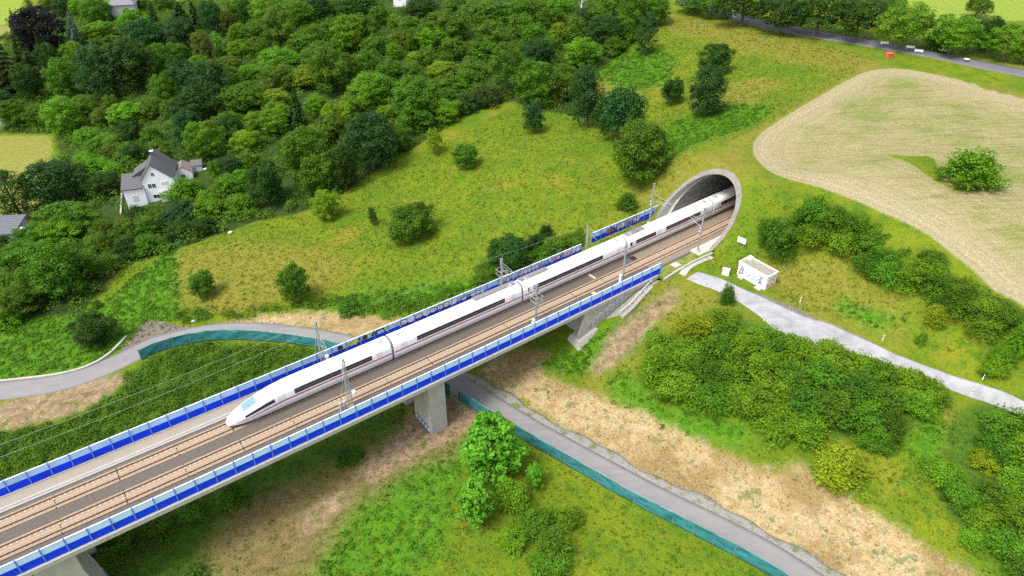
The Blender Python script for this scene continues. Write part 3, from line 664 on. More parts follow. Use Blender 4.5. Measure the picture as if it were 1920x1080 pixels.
# ------------------------------------------------------------------ the train
M_tw, nt, bs = mk("train_white"); bs.inputs["Base Color"].default_value = (.80, .80, .80, 1); bs.inputs["Roughness"].default_value = .28
p = geopos(nt); nt.links.new(mix(nt, mrange(nt, noise(nt, p, .4, 3), .4, .7), (.82, .82, .82), (.74, .74, .74)), bs.inputs["Base Color"])
M_tgl = plain("train_window", (.012, .014, .018), .12, .2, .6, spec=.8); M_tred = plain("train_red", (.42, .006, .02), .35, .05)
M_tskirt = plain("train_skirt", (.60, .56, .55), .45, .06, 1); M_tgap = plain("train_bellows", (.16, .16, .17), .8, .1); M_troof = plain("roof_panel", (.20, .18, .19), .7, .2, 2)  # the skirt's pinkish grey is a reflection painted into its colour
M_tdoor = plain("train_door", (.62, .64, .64), .35, .05); M_wind = plain("windscreen", (.16, .27, .31), .08, .1, spec=.8)
TC = -2.25
HP = [(0, 3.88), (.55, 3.84), (1.0, 3.66), (1.28, 3.30), (1.40, 2.88), (1.445, 2.55), (1.465, 2.22), (1.475, 1.85), (1.475, 1.66), (1.46, 1.1), (1.40, .62), (1.20, .36)]
def zt(d): return float(np.interp(d, [0, .4, 1, 2, 3.5, 5, 7, 9, 11], [.95, 1.3, 1.6, 2.0, 2.6, 3.1, 3.58, 3.8, 3.88]))
def wf(d): return float(np.interp(d, [0, .3, .8, 1.6, 3, 5], [.30, .62, .86, 1.15, 1.38, 1.475])) / 1.475
def sect(d, pr, sg=1, o=0.0):
    top = zt(d); zb = .36; k = (top - zb) / (3.88 - zb); return [(TC + sg * (t * wf(d) + o), zb + (z - zb) * k) for t, z in pr]
M_rgrey = plain('roof_grey', (.35, .35, .36), .6, .15)
train = empty("high_speed_train", S(28.3, TC, .15), head(28.3) * -1, "white high-speed train with red stripe leaving the tunnel", "train")
cars = [(28.3, 53.9), (54.35, 79.35), (79.8, 104.5), (104.95, 129.7), (130.15, 154.9), (155.35, 180)]
def bs_(px, py): q = unp(np.array(px), np.array(py), 2.5); return float(xy2st(q[0], q[1])[0])
bands = [[(bs_(457, 772), bs_(513, 747)), (bs_(549, 729), bs_(695.5, 669))], [(bs_(779, 632), bs_(944, 561))], [(bs_(986, 541), bs_(1126, 479.4))],
         [(bs_(1177, 456.5), bs_(1227, 436)), (bs_(1246.7, 427.8), bs_(1311, 399))], [(bs_(1349, 381), 152.5)], [(158, 177)]]
full = [(-t, z) for t, z in HP[:0:-1]] + HP
for ci, (a, b) in enumerate(cars):
    st_ = [a, a + .12, a + .3] + list(np.arange(a + .6, a + 10, .4)) + list(np.arange(a + 12, b, 3)) + [b] if ci == 0 else list(np.linspace(a, b, 10))
    dd = (lambda s: s - a) if ci == 0 else (lambda s: 99)
    m = MB(); rows = []
    for s in st_:
        top = zt(dd(s)); k = (top - .36) / 3.52; rows.append([S(s, TC + t * wf(dd(s)), .36 + (z - .36) * k) for t, z in full])
    for r0_, r1_ in zip(rows[:-1], rows[1:]): m.quadstrip(r0_, r1_)
    m.poly(rows[0]); m.poly(rows[-1][::-1]); m.poly([rows[0][0], rows[-1][0], rows[-1][-1], rows[0][-1]])
    body = m.build("car_body", M_tw, train, True)
    def strip(name, mat, z0, z1, s0, s1, o, both=True, par=body, step=1.2):
        pr = [q for q in HP if z0 < q[1] < z1]
        def at(z): 
            for (t0, y0), (t1, y1) in zip(HP[:-1], HP[1:]):
                if y1 <= z <= y0: f = (z - y1) / (y0 - y1); return (t1 + (t0 - t1) * f, z)
        pr = [at(z1)] + pr + [at(z0)]; ns = max(1, int((s1 - s0) / step))
        for sg in (1, -1):
            R_ = []; m = MB()
            for i in range(ns + 1):
                s = s0 + (s1 - s0) * i / ns; R_.append([S(s, *q) for q in sect(dd(s), pr, sg, o + (.03 if dd(s) < 12 else 0))])
            for x, y in zip(R_[:-1], R_[1:]): m.quadstrip(x, y)
            m.build(name, mat, par)
    for s0, s1 in bands[ci]: strip("window_band", M_tgl, 2.12 if not (ci == 0 and s0 < 36) else 2.3, 2.95, s0, s1, .012)
    strip("red_stripe", M_tred, 1.66, 1.88, a + (1.2 if ci == 0 else .05), b - .05, .010)
    strip("skirt", M_tskirt, .37, 1.15, a + (1.8 if ci == 0 else .05), b - .05, .008)
    for s0 in ([bands[0][0][1] + .5, b - 2.6] if ci == 0 else [a + 1.2, b - 2.3] + ([bands[3][0][1] + .5] if ci == 3 else [])):
        strip("door", M_tdoor, 2.0, 2.95, s0, s0 + 1.0, .014)
    if ci < 5:
        pr = [(t * .86, .5 + (z - .36) * .93) for t, z in HP]; m = MB()
        A1 = [S(b, TC + t, z) for t, z in [(-x, y) for x, y in pr[:0:-1]] + pr]; B1 = [S(cars[ci + 1][0], TC + t, z) for t, z in [(-x, y) for x, y in pr[:0:-1]] + pr]
        m.quadstrip(A1, B1); m.build("gangway", M_tgap, train)
    m = MB()     # roof gear at the car ends
    for s in ([b - 1.2] if ci == 0 else [a + 1.6, b - 1.6]):
        MB().sbox(s - .5, s + .5, TC - .35, TC + .35, 3.84, 3.98).build("roof_hatch", M_rgrey, train); MB().sbox(s - .15, s + .15, TC + .45, TC + .6, 3.74, 3.95).build("roof_antenna", M_rgrey, train)
m = MB()
R_ = []
for d in np.linspace(2.5, 4.5, 8): R_.append([S(28.3 + d, *q) for q in sect(d, [(-.9, 3.70), (-.5, 3.845), (0, 3.88), (.5, 3.845), (.9, 3.70)], 1, 0)])
R_ = [[(x, y, z + .02) for x, y, z in r] for r in R_]
for x, y in zip(R_[:-1], R_[1:]): m.quadstrip(x, y)
m.build("windscreen", M_wind, train, True)
m = MB()
for s0, s1, t0, t1 in ((70.5, 79.1, -.95, .25), (80.1, 86, -.95, .25), (105.6, 110.5, -.8, .5)):
    m = MB(); m.sbox(s0, s1, TC + t0, TC + t1, 3.70, 3.93)
    for q in np.arange(s0 + .5, s1, .9): m.sbox(q, q + .35, TC + t0 + .15, TC + t1 - .15, 3.93, 4.02)
    m.build("roof_equipment", M_troof, train)
m = MB()
for s in (107.5,):
    for tt in (-.7, .4): m.tube([S(s, TC + tt, 4.0), S(s + 1.3, TC + tt, 4.65), S(s - .1, TC + tt * .8, 5.2)], .03, 5)
    m.tube([S(s - .1, TC - .9, 5.2), S(s - .1, TC + .8, 5.2)], .05, 5)
m.build("pantograph", M_troof, train)
m = MB()
for ci, (a, b) in enumerate(cars):
    for s in (a + 3.4, b - 3.4):
        for w_ in (-1.25, 1.25):
            for sg in (-1, 1): m.tube([S(s + w_, TC + sg * .68, .45), S(s + w_, TC + sg * .80, .45)], .42, 14)
        m.sbox(s - 1.7, s + 1.7, TC - .9, TC + .9, .3, .75)
m.build("bogies", M_tgap, train)

# ------------------------------------------------------------------ overhead line masts and wires
M_ins = plain("insulator", (.20, .12, .08), .4, .1); M_insw = plain("insulator_pale", (.62, .62, .6), .4, .05)
SUP = [-14.0, 44.2, 78.35, 98.6, 117.5, 141]
def mast(s, t, hh, kind, side, label, zb=-.2):
    r = empty("catenary_mast", S(s, t, zb), -head(s), label, "mast", "overhead line masts"); tr = 2.25 * (1 if side > 0 else -1); dirn = -side
    MB().sbox(s - .45, s + .45, t - .4, t + .4, zb, zb + .35).build("plinth", M_concl, r)
    m = MB(); z0 = zb + .35
    if kind == 'lattice':
        w = .28; 
        for a, b in ((-w, -w), (-w, w), (w, -w), (w, w)): m.tube([S(s + a, t + b, z0), S(s + a * .45, t + b * .45, hh)], .045, 4)
        k = 9
        for i in range(k):
            f0, f1 = i / k, (i + 1) / k; w0, w1 = w * (1 - .55 * f0), w * (1 - .55 * f1); za, zc_ = z0 + (hh - z0) * f0, z0 + (hh - z0) * f1; sg = 1 if i % 2 else -1
            for b in (-1, 1):
                m.tube([S(s - sg * w0, t + b * w0, za), S(s + sg * w1, t + b * w1, zc_)], .022, 4); m.tube([S(s + b * w0, t - sg * w0, za), S(s + b * w1, t + sg * w1, zc_)], .022, 4)
    else:
        m.sbox(s - .13, s + .13, t - .13, t - .10, z0, hh); m.sbox(s - .13, s + .13, t + .10, t + .13, z0, hh); m.sbox(s - .03, s + .03, t - .10, t + .10, z0, hh)
    m.build("pole", M_mastg if kind == 'lattice' else M_steel, r)
    if kind != 'plain':
        MB().tube([S(s, t, 6.9), S(s, tr, 6.7)], .035, 6).tube([S(s, t, 5.3), S(s, tr + dirn * .1, 6.6)], .04, 6).tube([S(s, t + dirn * 1.0, 5.75), S(s, tr - dirn * .4, 5.45)], .03, 6).build("cantilever", M_steel, r)
        m = MB(); m.tube([S(s, t + dirn * .15, 6.9), S(s, t + dirn * .6, 6.86)], .07, 7); m.tube([S(s, t + dirn * .15, 5.4), S(s, t + dirn * .55, 5.68)], .07, 7); m.build("insulator", M_ins, r)
    if kind == 'lattice':
        m = MB(); m.tube([S(s - .9, t, hh), S(s + .9, t, hh)], .05, 4); m.tube([S(s - .2, t - 1.1, hh - .1), S(s - .2, t + 1.1, hh - .1)], .05, 4); m.tube([S(s, t - .9, hh - 2.4), S(s, t + .3, hh - 2.4)], .04, 4)
        m.tube([S(s - .1, t + side * .1, hh - 2), S(s - 1.9, t, z0)], .03, 4)
        m.build("cross_arm", M_mastg, r)
        for q, dz in ((-1.0, .25), (1.0, .25)): MB().tube([S(s - .2, t + q, hh - .1), S(s - .2, t + q, hh + .35)], .07, 7).build("insulator", M_black, r)
        m = MB()
        for q in (.9, 1.5): m.tube([S(s - q, t, z0), S(s - q, t, z0 + 1.5)], .2, 10)
        m.build("tension_weight", plain("cast_weight", (.42, .40, .36), .8, .15), r)
        m = MB(); c0 = S(s + .75, t, 2.4); m.tube([(c0[0], c0[1], 2.1), (c0[0], c0[1], 2.35), (c0[0], c0[1], 2.65)], .3, 12); m.build("white_drum", M_white, r)
    if kind == 'hoop':
        m = MB()
        for zz in (hh - 2.2, hh - 3.1):
            c4 = [S(s - .75, t - .75, zz), S(s + .75, t - .75, zz), S(s + .75, t + .75, zz), S(s - .75, t + .75, zz), S(s - .75, t - .75, zz)]
            for u, v in zip(c4[:-1], c4[1:]): m.tube([u, v], .04, 4)
        m.tube([S(s - .7, t - .7, hh - 3.1), S(s - .7, t - .7, hh - 2.2)], .03, 4); m.tube([S(s + .7, t + .7, hh - 3.1), S(s + .7, t + .7, hh - 2.2)], .03, 4)
        m.build("hoop_frame", M_steel, r); MB().sbox(s - .2, s + .2, t - .2, t + .2, hh - 1.3, hh).build("switch_box", plain("box_grey", (.22, .24, .26), .6, .1), r)
    if t > 0 and kind in ('hoop', 'arm'): MB().sbox(s - .75, s - .35, t - .25, t + .25, zb, zb + .9 + (.9 if kind == 'arm' else 0)).build("equipment_box", M_white, r)
    if kind == 'top': 
        MB().tube([S(s - .4, t, hh), S(s + .3, t, hh)], .06, 5).build("top_bracket", M_steel, r)
        m = MB(); m.tube([S(s, t - .3, 4.2), S(s, t - .3, 4.5)], .12, 8).tube([S(s, t - .3, 4.9), S(s, t - .3, 5.2)], .12, 8); m.build("insulator", M_insw, r)
    return r
mast(44.2, 4.35, 9.3, 'lattice', 1, "green-grey lattice mast beside the near track, in front of the first coach")
mast(44.4, -5.3, 9.6, 'lattice', -1, "lattice mast with slanted stay behind the first coach, above the far blue wall")
mast(78.35, 4.5, 7.6, 'hoop', 1, "steel mast with square hoop frame standing by the near blue wall")
mast(78.35, -5.3, 7.6, 'hoop', -1, "steel mast with hoop frame behind the train, in front of the dark round bushes")
mast(98.6, 4.5, 8.2, 'arm', 1, "slim steel mast with tall white box at its foot beside the near blue wall")
mast(98.3, -5.3, 7.4, 'arm', -1, "slim steel mast behind the train where the far blue wall steps back")
mast(117.4, 6.1, 9.6, 'top', 1, "bare steel mast at the near foot of the tunnel rim", -.05)
mast(117.9, -7.2, 9.2, 'top', -1, "bare steel mast at the far foot of the tunnel rim", .0)
def wire(name, fn, label, r=.018, sup=SUP, sag=.0, grp="overhead wires"):
    pts_ = []
    for a, b in zip(sup[:-1], sup[1:]):
        for k in range(10):
            f = k / 10; pts_.append(fn(a + (b - a) * f, 4 * f * (1 - f)))
    pts_.append(fn(sup[-1], 0)); return tag(MB().tube(pts_, r, 4).build(name, M_wire), label, "wire", grp)
for tc, wd in ((2.25, "near"), (-2.25, "far")):
    w = empty("overhead_wire", S(60, tc, 5.3), 0, "thin contact line hung over the %s track" % wd, "wire", "overhead wires")
    for nm, fn, rr in (("contact_wire", lambda s, q, tc=tc: S(s, tc, 5.3), .014), ("carrier_wire", lambda s, q, tc=tc: S(s, tc, 6.65 - .6 * q), .012)):
        P_ = []
        for a, b in zip(SUP[:-1], SUP[1:]):
            for k in range(8): f = k / 8; P_.append(fn(a + (b - a) * f, 4 * f * (1 - f)))
        MB().tube(P_, rr, 4).build(nm, M_wire, w)
wire("feeder_wire", lambda s, q: S(s, -6.25, 9.2 - .9 * q), "outer thin feeder wire running above the far blue wall", .022, [-14, 44.2])
wire("feeder_wire", lambda s, q: S(s, -5.1, 8.3 - .9 * q), "inner thin feeder wire running above the far blue wall", .022, [-14, 44.2])
wire("feeder_wire", lambda s, q: S(s, -5.6, 9.0 - .022 * (s - 44) - .5 * q), "thin feeder wire between the far lattice mast and the tunnel", .018, [44.2, 78.35, 98.3, 117.9])

# ------------------------------------------------------------------ stairs and slope paving beside the abutment
M_pave = stained("paving_grey", (.26, .24, .22), (.15, .14, .12), scale=.8)
La = resample(np.array([st2xy(q, 7.35) for q in (91.5, 95, 98, 101, 104.6)]), .5); Ra = resample(pixline("1163,592 1180,577 1198,557 1212,543 1229,525"), .5); k = min(len(La), len(Ra))
La = La[np.linspace(0, len(La) - 1, k).astype(int)]; Ra = Ra[np.linspace(0, len(Ra) - 1, k).astype(int)]
o = drape("slope_paving", La, Ra, M_pave, .10, 3, "dark paved bank between the wing wall and the steps", .3)
SL = resample(pixline("1163,592 1180,577 1198,557 1212,543 1229,525"), .42); sz = hgt(SL[:, 0], SL[:, 1])
stair = empty("hillside_steps", (*SL[0], sz[0]), 0, "narrow flight of pale steps with a handrail beside the abutment", "steps")
SR = offs(SL, .75); m = MB()
for i in range(0, len(SL) - 1):
    a, b, c_, d = SL[i], SL[i + 1] * .75 + SL[i] * .25, SR[i + 1] * .75 + SR[i] * .25, SR[i]; z = float(sz[i]) + .22
    m.hexa([(*a, z - .6), (*d, z - .6), (*c_, z - .6), (*b, z - .6), (*a, z), (*d, z), (*c_, z), (*b, z)])
m.build("steps", M_conc, stair)
m = MB(); m.tube([(*q, z + 1.05) for q, z in zip(SL, sz)], .05, 6)
for i in range(0, len(SL), 3): m.tube([(*SL[i], sz[i]), (*SL[i], sz[i] + 1.05)], .035, 5)
m.build("handrail", M_white, stair)

# ------------------------------------------------------------------ fence with green mesh along the lane
M_mesh, nt, bs = mk("green_mesh"); p = geopos(nt)
mp = N(nt, "ShaderNodeMapping"); mp.inputs["Scale"].default_value = (.5, .5, 3.0); nt.links.new(p, mp.inputs[0])
nt.links.new(mix(nt, mrange(nt, noise(nt, mp.outputs[0], 1.2, 4), .35, .68), (.012, .115, .12), (.06, .25, .27)), bs.inputs["Base Color"]); bs.inputs["Roughness"].default_value = .5
def fence(idx0, idx1, label, hh=2.55, side=-1):
    P = offs(RC, side * (hw + .45))[idx0:idx1]; P = resample(P, .5); z = hgt(P[:, 0], P[:, 1]); nn = len(P)
    r = empty("mesh_fence", (*P[nn // 2], z[nn // 2]), 0, label, "fence", "green mesh fences along the lane")
    T = np.gradient(P, axis=0); T /= np.linalg.norm(T, axis=1)[:, None]; Nn = np.stack([T[:, 1], -T[:, 0]], -1)
    rows = []; V = []; L6 = 9; u = np.arange(nn) * .5; ph = rng.normal(0, 1, (6, 2))
    for j in range(L6 + 1):
        f = j / L6; sag = .16 * np.abs(np.sin(u * math.pi / 3.0)) * (f ** 3) + .10 * np.sin(u * .21 + 1) * f
        wv = (.10 * np.sin(u * .9 + f * 2.2 + ph[0, 0]) + .07 * np.sin(u * 2.1 + f * 5 + ph[1, 0]) + .22 * f * (1 - f) * 2 * np.sin(u * .35 + 1.1)) * (.2 + f * (1.2 - f))
        V.append(np.c_[P + Nn * wv[:, None], z + .04 + (hh - sag) * f])
    for dz in (0, .015): pass
    Vv = np.concatenate(V); i = np.arange(nn - 1); Fs = np.concatenate([np.stack([k * nn + i, k * nn + i + 1, (k + 1) * nn + i + 1, (k + 1) * nn + i], -1) for k in range(L6)])
    Vv = Vv - np.array(r.location); me = np_mesh("mesh_sheet", Vv, Fs, M_mesh, True); o = add("mesh_sheet", me, r)
    md = o.modifiers.new("thick", 'SOLIDIFY'); md.thickness = .02
    for i in range(0, nn, 6): MB().tube([(*P[i], z[i] - .1), (*P[i], z[i] + hh + .25)], .035, 5).build("post", M_steel, r)
    MB().tube([(*q, zz + hh - .12 * abs(math.sin(k_ * .5 * math.pi / 3))) for k_, (q, zz) in enumerate(zip(P[::2], z[::2]))], .02, 4).build("top_wire", M_mastg, r)
    return P
dd_ = np.hypot(*(RC - np.array([float(v) for v in st2xy(65.5, 1)])).T); im = int(dd_.argmin())
e_ = G1(243, 668)[:2]; ie = int(np.hypot(*(RC - e_).T).argmin())
fence(0, im, "long wavy teal mesh fence along the lane at the lower right")
fence(im + 1, ie, "curved teal mesh fence along the lane beyond the bridge")
slabline("stone_kerb", pts("-60,722 40,712 110,703 165,688 205,665 238,632"), .45, .4, M_conc, "curved pale kerb along the upper side of the lane at the left", "kerb")

# ------------------------------------------------------------------ cabin, cabinet, sign, posts
cz = float(hgt(44.9, 108.5)); ca_ = math.atan2(-.808, .589)
cab = empty("technical_cabin", (44.9, 108.3, cz), ca_, "white flat-roofed cabin with gravel roof beside the gravel track", "cabin")
M_cab = plain("cabin_wall", (.72, .73, .74), .6, .08, .8); M_groof = plain("gravel_roof", (.26, .235, .19), .95, .35, 2.5, bmp=.02, fine=14)
LMB().box(-3.15, 3.15, -1.45, 1.45, -.5, 2.62).build("walls", M_cab, cab)
m = LMB()
for q in ((-3.25, 3.25, -1.55, -1.37), (-3.25, 3.25, 1.37, 1.55), (-3.25, -3.07, -1.37, 1.37), (3.07, 3.25, -1.37, 1.37)): m.box(*q, 2.60, 2.90)
m.build("parapet", M_white, cab); LMB().box(-3.06, 3.06, -1.36, 1.36, 2.60, 2.72).build("roof", M_groof, cab)
LMB().box(-3.0, -2.2, .55, 1.3, 2.73, 3.25).build("roof_vent", M_white, cab)
for x0 in (-1.7, .2): 
    d = LMB().box(x0, x0 + 1.15, -1.49, -1.445, .05, 2.1).build("door", plain("cabin_door", (.60, .64, .68), .6, .08, 1), cab); LMB().box(x0 + .95, x0 + 1.05, -1.53, -1.49, 1.0, 1.12).build("handle", M_black, d)
fr_ = lambda u, v, k: (u, -1.452 - .045 * (1 if False else 0) - k, v)
strokes("graffiti", cab, G_gry, lambda u, v, k: tuple(cab.matrix_basis @ mathutils.Vector((u, -1.50 - k, v))), [[(-2.75, .4), (-2.35, 2.1)], [(-2.35, 2.1), (-1.9, 1.7), (-2.2, 1.25), (-1.85, .75)], [(-2.6, .5), (-2.1, .9)], [(1.55, 2.1), (2.15, 2.1), (1.6, 1.35), (2.15, 1.3)], [(1.55, .5), (1.9, 1.1), (2.3, .6)], [(1.6, .9), (2.2, .9)]], .2, .02)
strokes("graffiti", cab, G_blu, lambda u, v, k: tuple(cab.matrix_basis @ mathutils.Vector((u, -1.50 - k, v))), [[(a - 1.3, b + .5) for a, b in l] for i in range(3) for l in bubble(i * .9, .85, 1.3, i)], .04, .02)
G_rd2 = plain("spray_orange_red", (.62, .10, .06), .6, .1)
strokes("graffiti", cab, G_rd2, lambda u, v, k: tuple(cab.matrix_basis @ mathutils.Vector((3.152 + k, u, v))), [[(-.25, 2.0), (-.35, .9), (-.75, .6), (-1.1, .9)], [(1.05, 1.95), (.3, 1.95), (.3, 1.4), (.85, 1.4), (.95, .9), (.6, .55), (.1, .7)], [(-1.15, .35), (1.1, .35)]], .2, .02)
for px, py, w_, nm in ((1389, 521, 1.1, "left"), (1421, 541, 1.3, "right")):
    g = G1(px, py); e = LMB(); q = empty("step_slab", (g[0], g[1], g[2]), ca_, "pale concrete step slab in front of the cabin's %s door" % nm, "slab"); e.box(-w_ / 2, w_ / 2, -.5, .5, -.2, .14).build("slab", M_concl, q); e = LMB().box(-w_ / 2 + .1, w_ / 2 - .1, -.4, .1, .141, .2).build("tread", M_conc, q)
g = G1(1360, 515); q = empty("equipment_cabinet", tuple(g), ca_ + .5, "small white cabinet standing alone left of the cabin", "cabinet")
LMB().box(-.62, .62, -.32, .32, -.1, 1.25).build("housing", M_white, q); LMB().box(-.68, .68, -.38, .38, 1.25, 1.33).build("lid", M_white, q)
LMB().box(-.58, -.02, -.345, -.322, .1, 1.15).build("door", M_cab, q); LMB().box(.02, .58, -.345, -.322, .1, 1.15).build("door", M_cab, q)
g = G1(1388, 464); q = empty("sign_board", tuple(g), -.75, "white board with small dark marks on two posts above the cabin", "sign")
LMB().box(-.85, .85, -.04, .04, 1.0, 2.15).build("board", M_white, q)
LMB().box(-.6, -.52, -.02, .04, -.2, 1.0).build("post", M_steel, q); LMB().box(.52, .6, -.02, .04, -.2, 1.0).build("post", M_steel, q)
m = LMB(); m.box(-.5, -.3, -.055, -.041, 1.55, 1.75); m.box(0, .45, -.055, -.041, 1.35, 1.47); m.box(.05, .5, -.055, -.041, 1.55, 1.62); m.build("marks", G_gry, q)
pl = [((1322, 535), "at the top end of the gravel track, lower side"), ((1432, 602), "on the lower side of the gravel track where it widens"), ((1500, 567), "right of the cabin, on the upper side of the gravel track"),
      ((1655, 638), "midway along the upper side of the gravel track"), ((1631, 671), "midway along the lower side of the gravel track"), ((1842, 712), "farthest right on the upper side of the gravel track"), ((1821, 740), "farthest right on the lower side of the gravel track")]
for (a, b), w in pl:
    g = G1(a, b); q = empty("marker_post", tuple(g), .5, "thin white marker post " + w, "marker post", "white marker posts beside the gravel track")
    LMB().box(-.08, .08, -.06, .06, -.2, .72).build("shaft", M_white, q); LMB().box(-.085, .085, -.065, .065, .72, .86).build("black_band", M_black, q); LMB().box(-.08, .08, -.06, .06, .86, 1.05).build("cap", M_white, q)

# ------------------------------------------------------------------ houses
M_wall = plain("render_white", (.74, .75, .78), .8, .05, .5); M_roofd, nt, bs = mk("slate_tiles"); p = geopos(nt)
wv = N(nt, "ShaderNodeTexWave", wave_type='BANDS', bands_direction='Z'); wv.inputs["Scale"].default_value = 1.3; nt.links.new(p, wv.inputs[0])
nt.links.new(mix(nt, wv.outputs["Fac"], (.060, .058, .066), (.105, .10, .112)), bs.inputs["Base Color"]); bs.inputs["Roughness"].default_value = .6
M_roofb = plain("brown_tiles", (.19, .155, .14), .8, .25, 2); M_pane = plain("window_pane", (.02, .022, .03), .15, .1); M_frame = M_white; M_shut = plain("shutter", (.50, .51, .54), .6, .1)
def gable(r, x0, x1, y0, y1, ez0, ez1, ax, az, mw, mr, ov=.35, th=.22, zb=-3):
    m = LMB(); P = [(x0, ez0), (ax, az), (x1, ez1)]
    f = [(x0, zb), (x1, zb), (x1, ez1), (ax, az), (x0, ez0)]
    A1 = [(x, y0, z) for x, z in f]; B1 = [(x, y1, z) for x, z in f]; m.poly(A1); m.poly(B1[::-1])
    for i in range(5): j = (i + 1) % 5; m.poly([A1[i], B1[i], B1[j], A1[j]])
    w = m.build("wall", mw, r)
    sl0 = (az - ez0) / (ax - x0); sl1 = (az - ez1) / (x1 - ax); xa, xb = x0 - ov, x1 + ov; m = LMB()
    za, zb_ = ez0 - ov * sl0, ez1 - ov * sl1; g0, g1 = y0 - ov, y1 + ov
    for (xa_, z0_), (xb2, z1_) in (((xa, za), (ax, az)), ((ax, az), (xb, zb_))):
        m.hexa([(xa_, g0, z0_ + .02), (xb2, g0, z1_ + .02), (xb2, g1, z1_ + .02), (xa_, g1, z0_ + .02), (xa_, g0, z0_ + th), (xb2, g0, z1_ + th), (xb2, g1, z1_ + th), (xa_, g1, z0_ + th)])
    return w, m.build("roof", mr, r)
def window(r, x, z, w, h, y, mat=None):
    f = LMB().box(x - .07, x + w + .07, y - .05, y - .003, z - .07, z + h + .07).build("window", M_frame, r)
    LMB().box(x, x + w / 2 - .04, y - .07, y - .045, z, z + h).box(x + w / 2 + .04, x + w, y - .07, y - .045, z, z + h).build("pane", mat or M_pane, f)
hs = empty("white_house", (-94.6, 164.5, -14.8), math.radians(17), "white gabled house with dark tiled roof among the trees at the left", "house")
w, rf = gable(hs, 0, 7.4, 0, 10, 6.9, 6.4, 2.9, 10.6, M_wall, M_roofd)
LMB().box(2.6, 3.3, 6.2, 6.9, 9.3, 11.6).build("chimney", M_roofd, rf); LMB().box(2.5, 3.4, 6.1, 7.0, 11.6, 11.75).build("chimney_cap", M_white, rf)
m = LMB(); m.hexa([(-2.6, 3.4, 6.2), (1.2, 3.4, 6.2), (1.2, 8.0, 6.2), (-2.6, 8.0, 6.2), (-2.6, 3.2, 6.7), (1.3, 3.2, 8.9), (1.3, 8.2, 8.9), (-2.6, 8.2, 6.7)]); m.build("side_dormer", M_roofd, hs)
m = LMB(); P = [(-4.9, -3), (-.02, -3), (-.02, 5.0), (-4.9, 5.0)]
m.hexa([(-4.9, -.6, -3), (-.02, -.6, -3), (-.02, 4.6, -3), (-4.9, 4.6, -3), (-4.9, -.6, 5.0), (-.02, -.6, 5.0), (-.02, 4.6, 6.6), (-4.9, 4.6, 6.6)]); m.build("annex_wall", M_wall, hs)
m = LMB(); m.hexa([(-5.25, -1.0, 4.92), (-.02, -1.0, 4.92), (-.02, 4.9, 6.75), (-5.25, 4.9, 6.75), (-5.25, -1.0, 5.15), (-.02, -1.0, 5.15), (-.02, 4.9, 6.98), (-5.25, 4.9, 6.98)]); m.build("annex_roof", M_roofd, hs)
window(hs, 1.1, 4.4, .75, 1.1, 0); window(hs, 2.1, 4.4, .75, 1.1, 0); window(hs, 2.6, 7.6, .6, .9, 0); window(hs, 4.3, 4.9, 1.6, .8, 0, M_shut); window(hs, 1.6, 1.5, 1.6, .9, 0); window(hs, -3.2, 1.6, 1.3, 1.5, -.6, M_shut)
LMB().box(3.6, 7.1, -1.7, -.01, -3, 2.9).build("porch", plain("porch_wall", (.50, .51, .51), .8, .08), hs); LMB().box(3.4, 7.4, -1.95, -.01, 2.9, 3.1).build("porch_roof", plain("porch_top", (.36, .38, .40), .7, .1), hs)
LMB().tube([(7.55, -.1, -2), (7.55, -.1, 6.3)], .07, 6).build("downpipe", plain("zinc", (.35, .42, .5), .4, .1), hs)
g = G1(347, 334); sh = empty("garden_shed", (g[0], g[1], g[2]), .30, "small shed with brownish pitched roof just right of the white house", "shed")
gable(sh, -2.3, 2.3, -1.6, 2.6, 2.6, 2.6, 0, 4.1, M_wall, M_roofb, .25, .15, -1); window(sh, -.5, .9, 1.0, .9, -1.6)
g = G1(371, 318); sh = empty("lean_to_shed", (g[0], g[1], g[2]), .30, "low grey lean-to right of the small shed", "shed")
LMB().hexa([(-1.3, -1.2, -1), (1.3, -1.2, -1), (1.3, 1.2, -1), (-1.3, 1.2, -1), (-1.3, -1.2, 1.7), (1.3, -1.2, 1.7), (1.3, 1.2, 2.2), (-1.3, 1.2, 2.2)]).build("wall", M_shut, sh); LMB().hexa([(-1.5, -1.4, 1.7), (1.5, -1.4, 1.7), (1.5, 1.4, 2.25), (-1.5, 1.4, 2.25), (-1.5, -1.4, 1.85), (1.5, -1.4, 1.85), (1.5, 1.4, 2.4), (-1.5, 1.4, 2.4)]).build("roof", plain("felt", (.11, .11, .105), .9, .2), sh)
g = G1(6, 450); hs2 = empty("grey_roofed_building", (g[0] - 2, g[1] + 2, g[2]), .12, "low building with flat grey sheet roof cut by the left edge", "building")
LMB().box(-9, 5.6, -4, 3.5, -3, 2.6).build("wall", M_shut, hs2)
m = LMB(); m.hexa([(-9.4, -4.4, 2.55), (6, -4.4, 2.55), (6, 3.9, 3.4), (-9.4, 3.9, 3.4), (-9.4, -4.4, 2.75), (6, -4.4, 2.75), (6, 3.9, 3.6), (-9.4, 3.9, 3.6)])
for k_ in range(8): yy = -4.2 + k_ * 1.05; zz = 2.75 + (yy + 4.4) / 8.3 * .85; m.hexa([(-9.4, yy, zz), (6, yy, zz), (6, yy + .12, zz + .02), (-9.4, yy + .12, zz + .02), (-9.4, yy, zz + .08), (6, yy, zz + .08), (6, yy + .12, zz + .09), (-9.4, yy + .12, zz + .09)])
m.build("roof", plain("sheet_roof", (.12, .128, .15), .6, .1, 1), hs2)
g = G1(46, 444); tk = empty("water_tank", tuple(g), 0, "rounded pale tank on a dark base beside the low grey building", "tank")
LMB().box(-1.0, 1.0, -.9, .9, -.3, .9).build("base", plain("tank_base", (.03, .06, .14), .6, .1), tk)
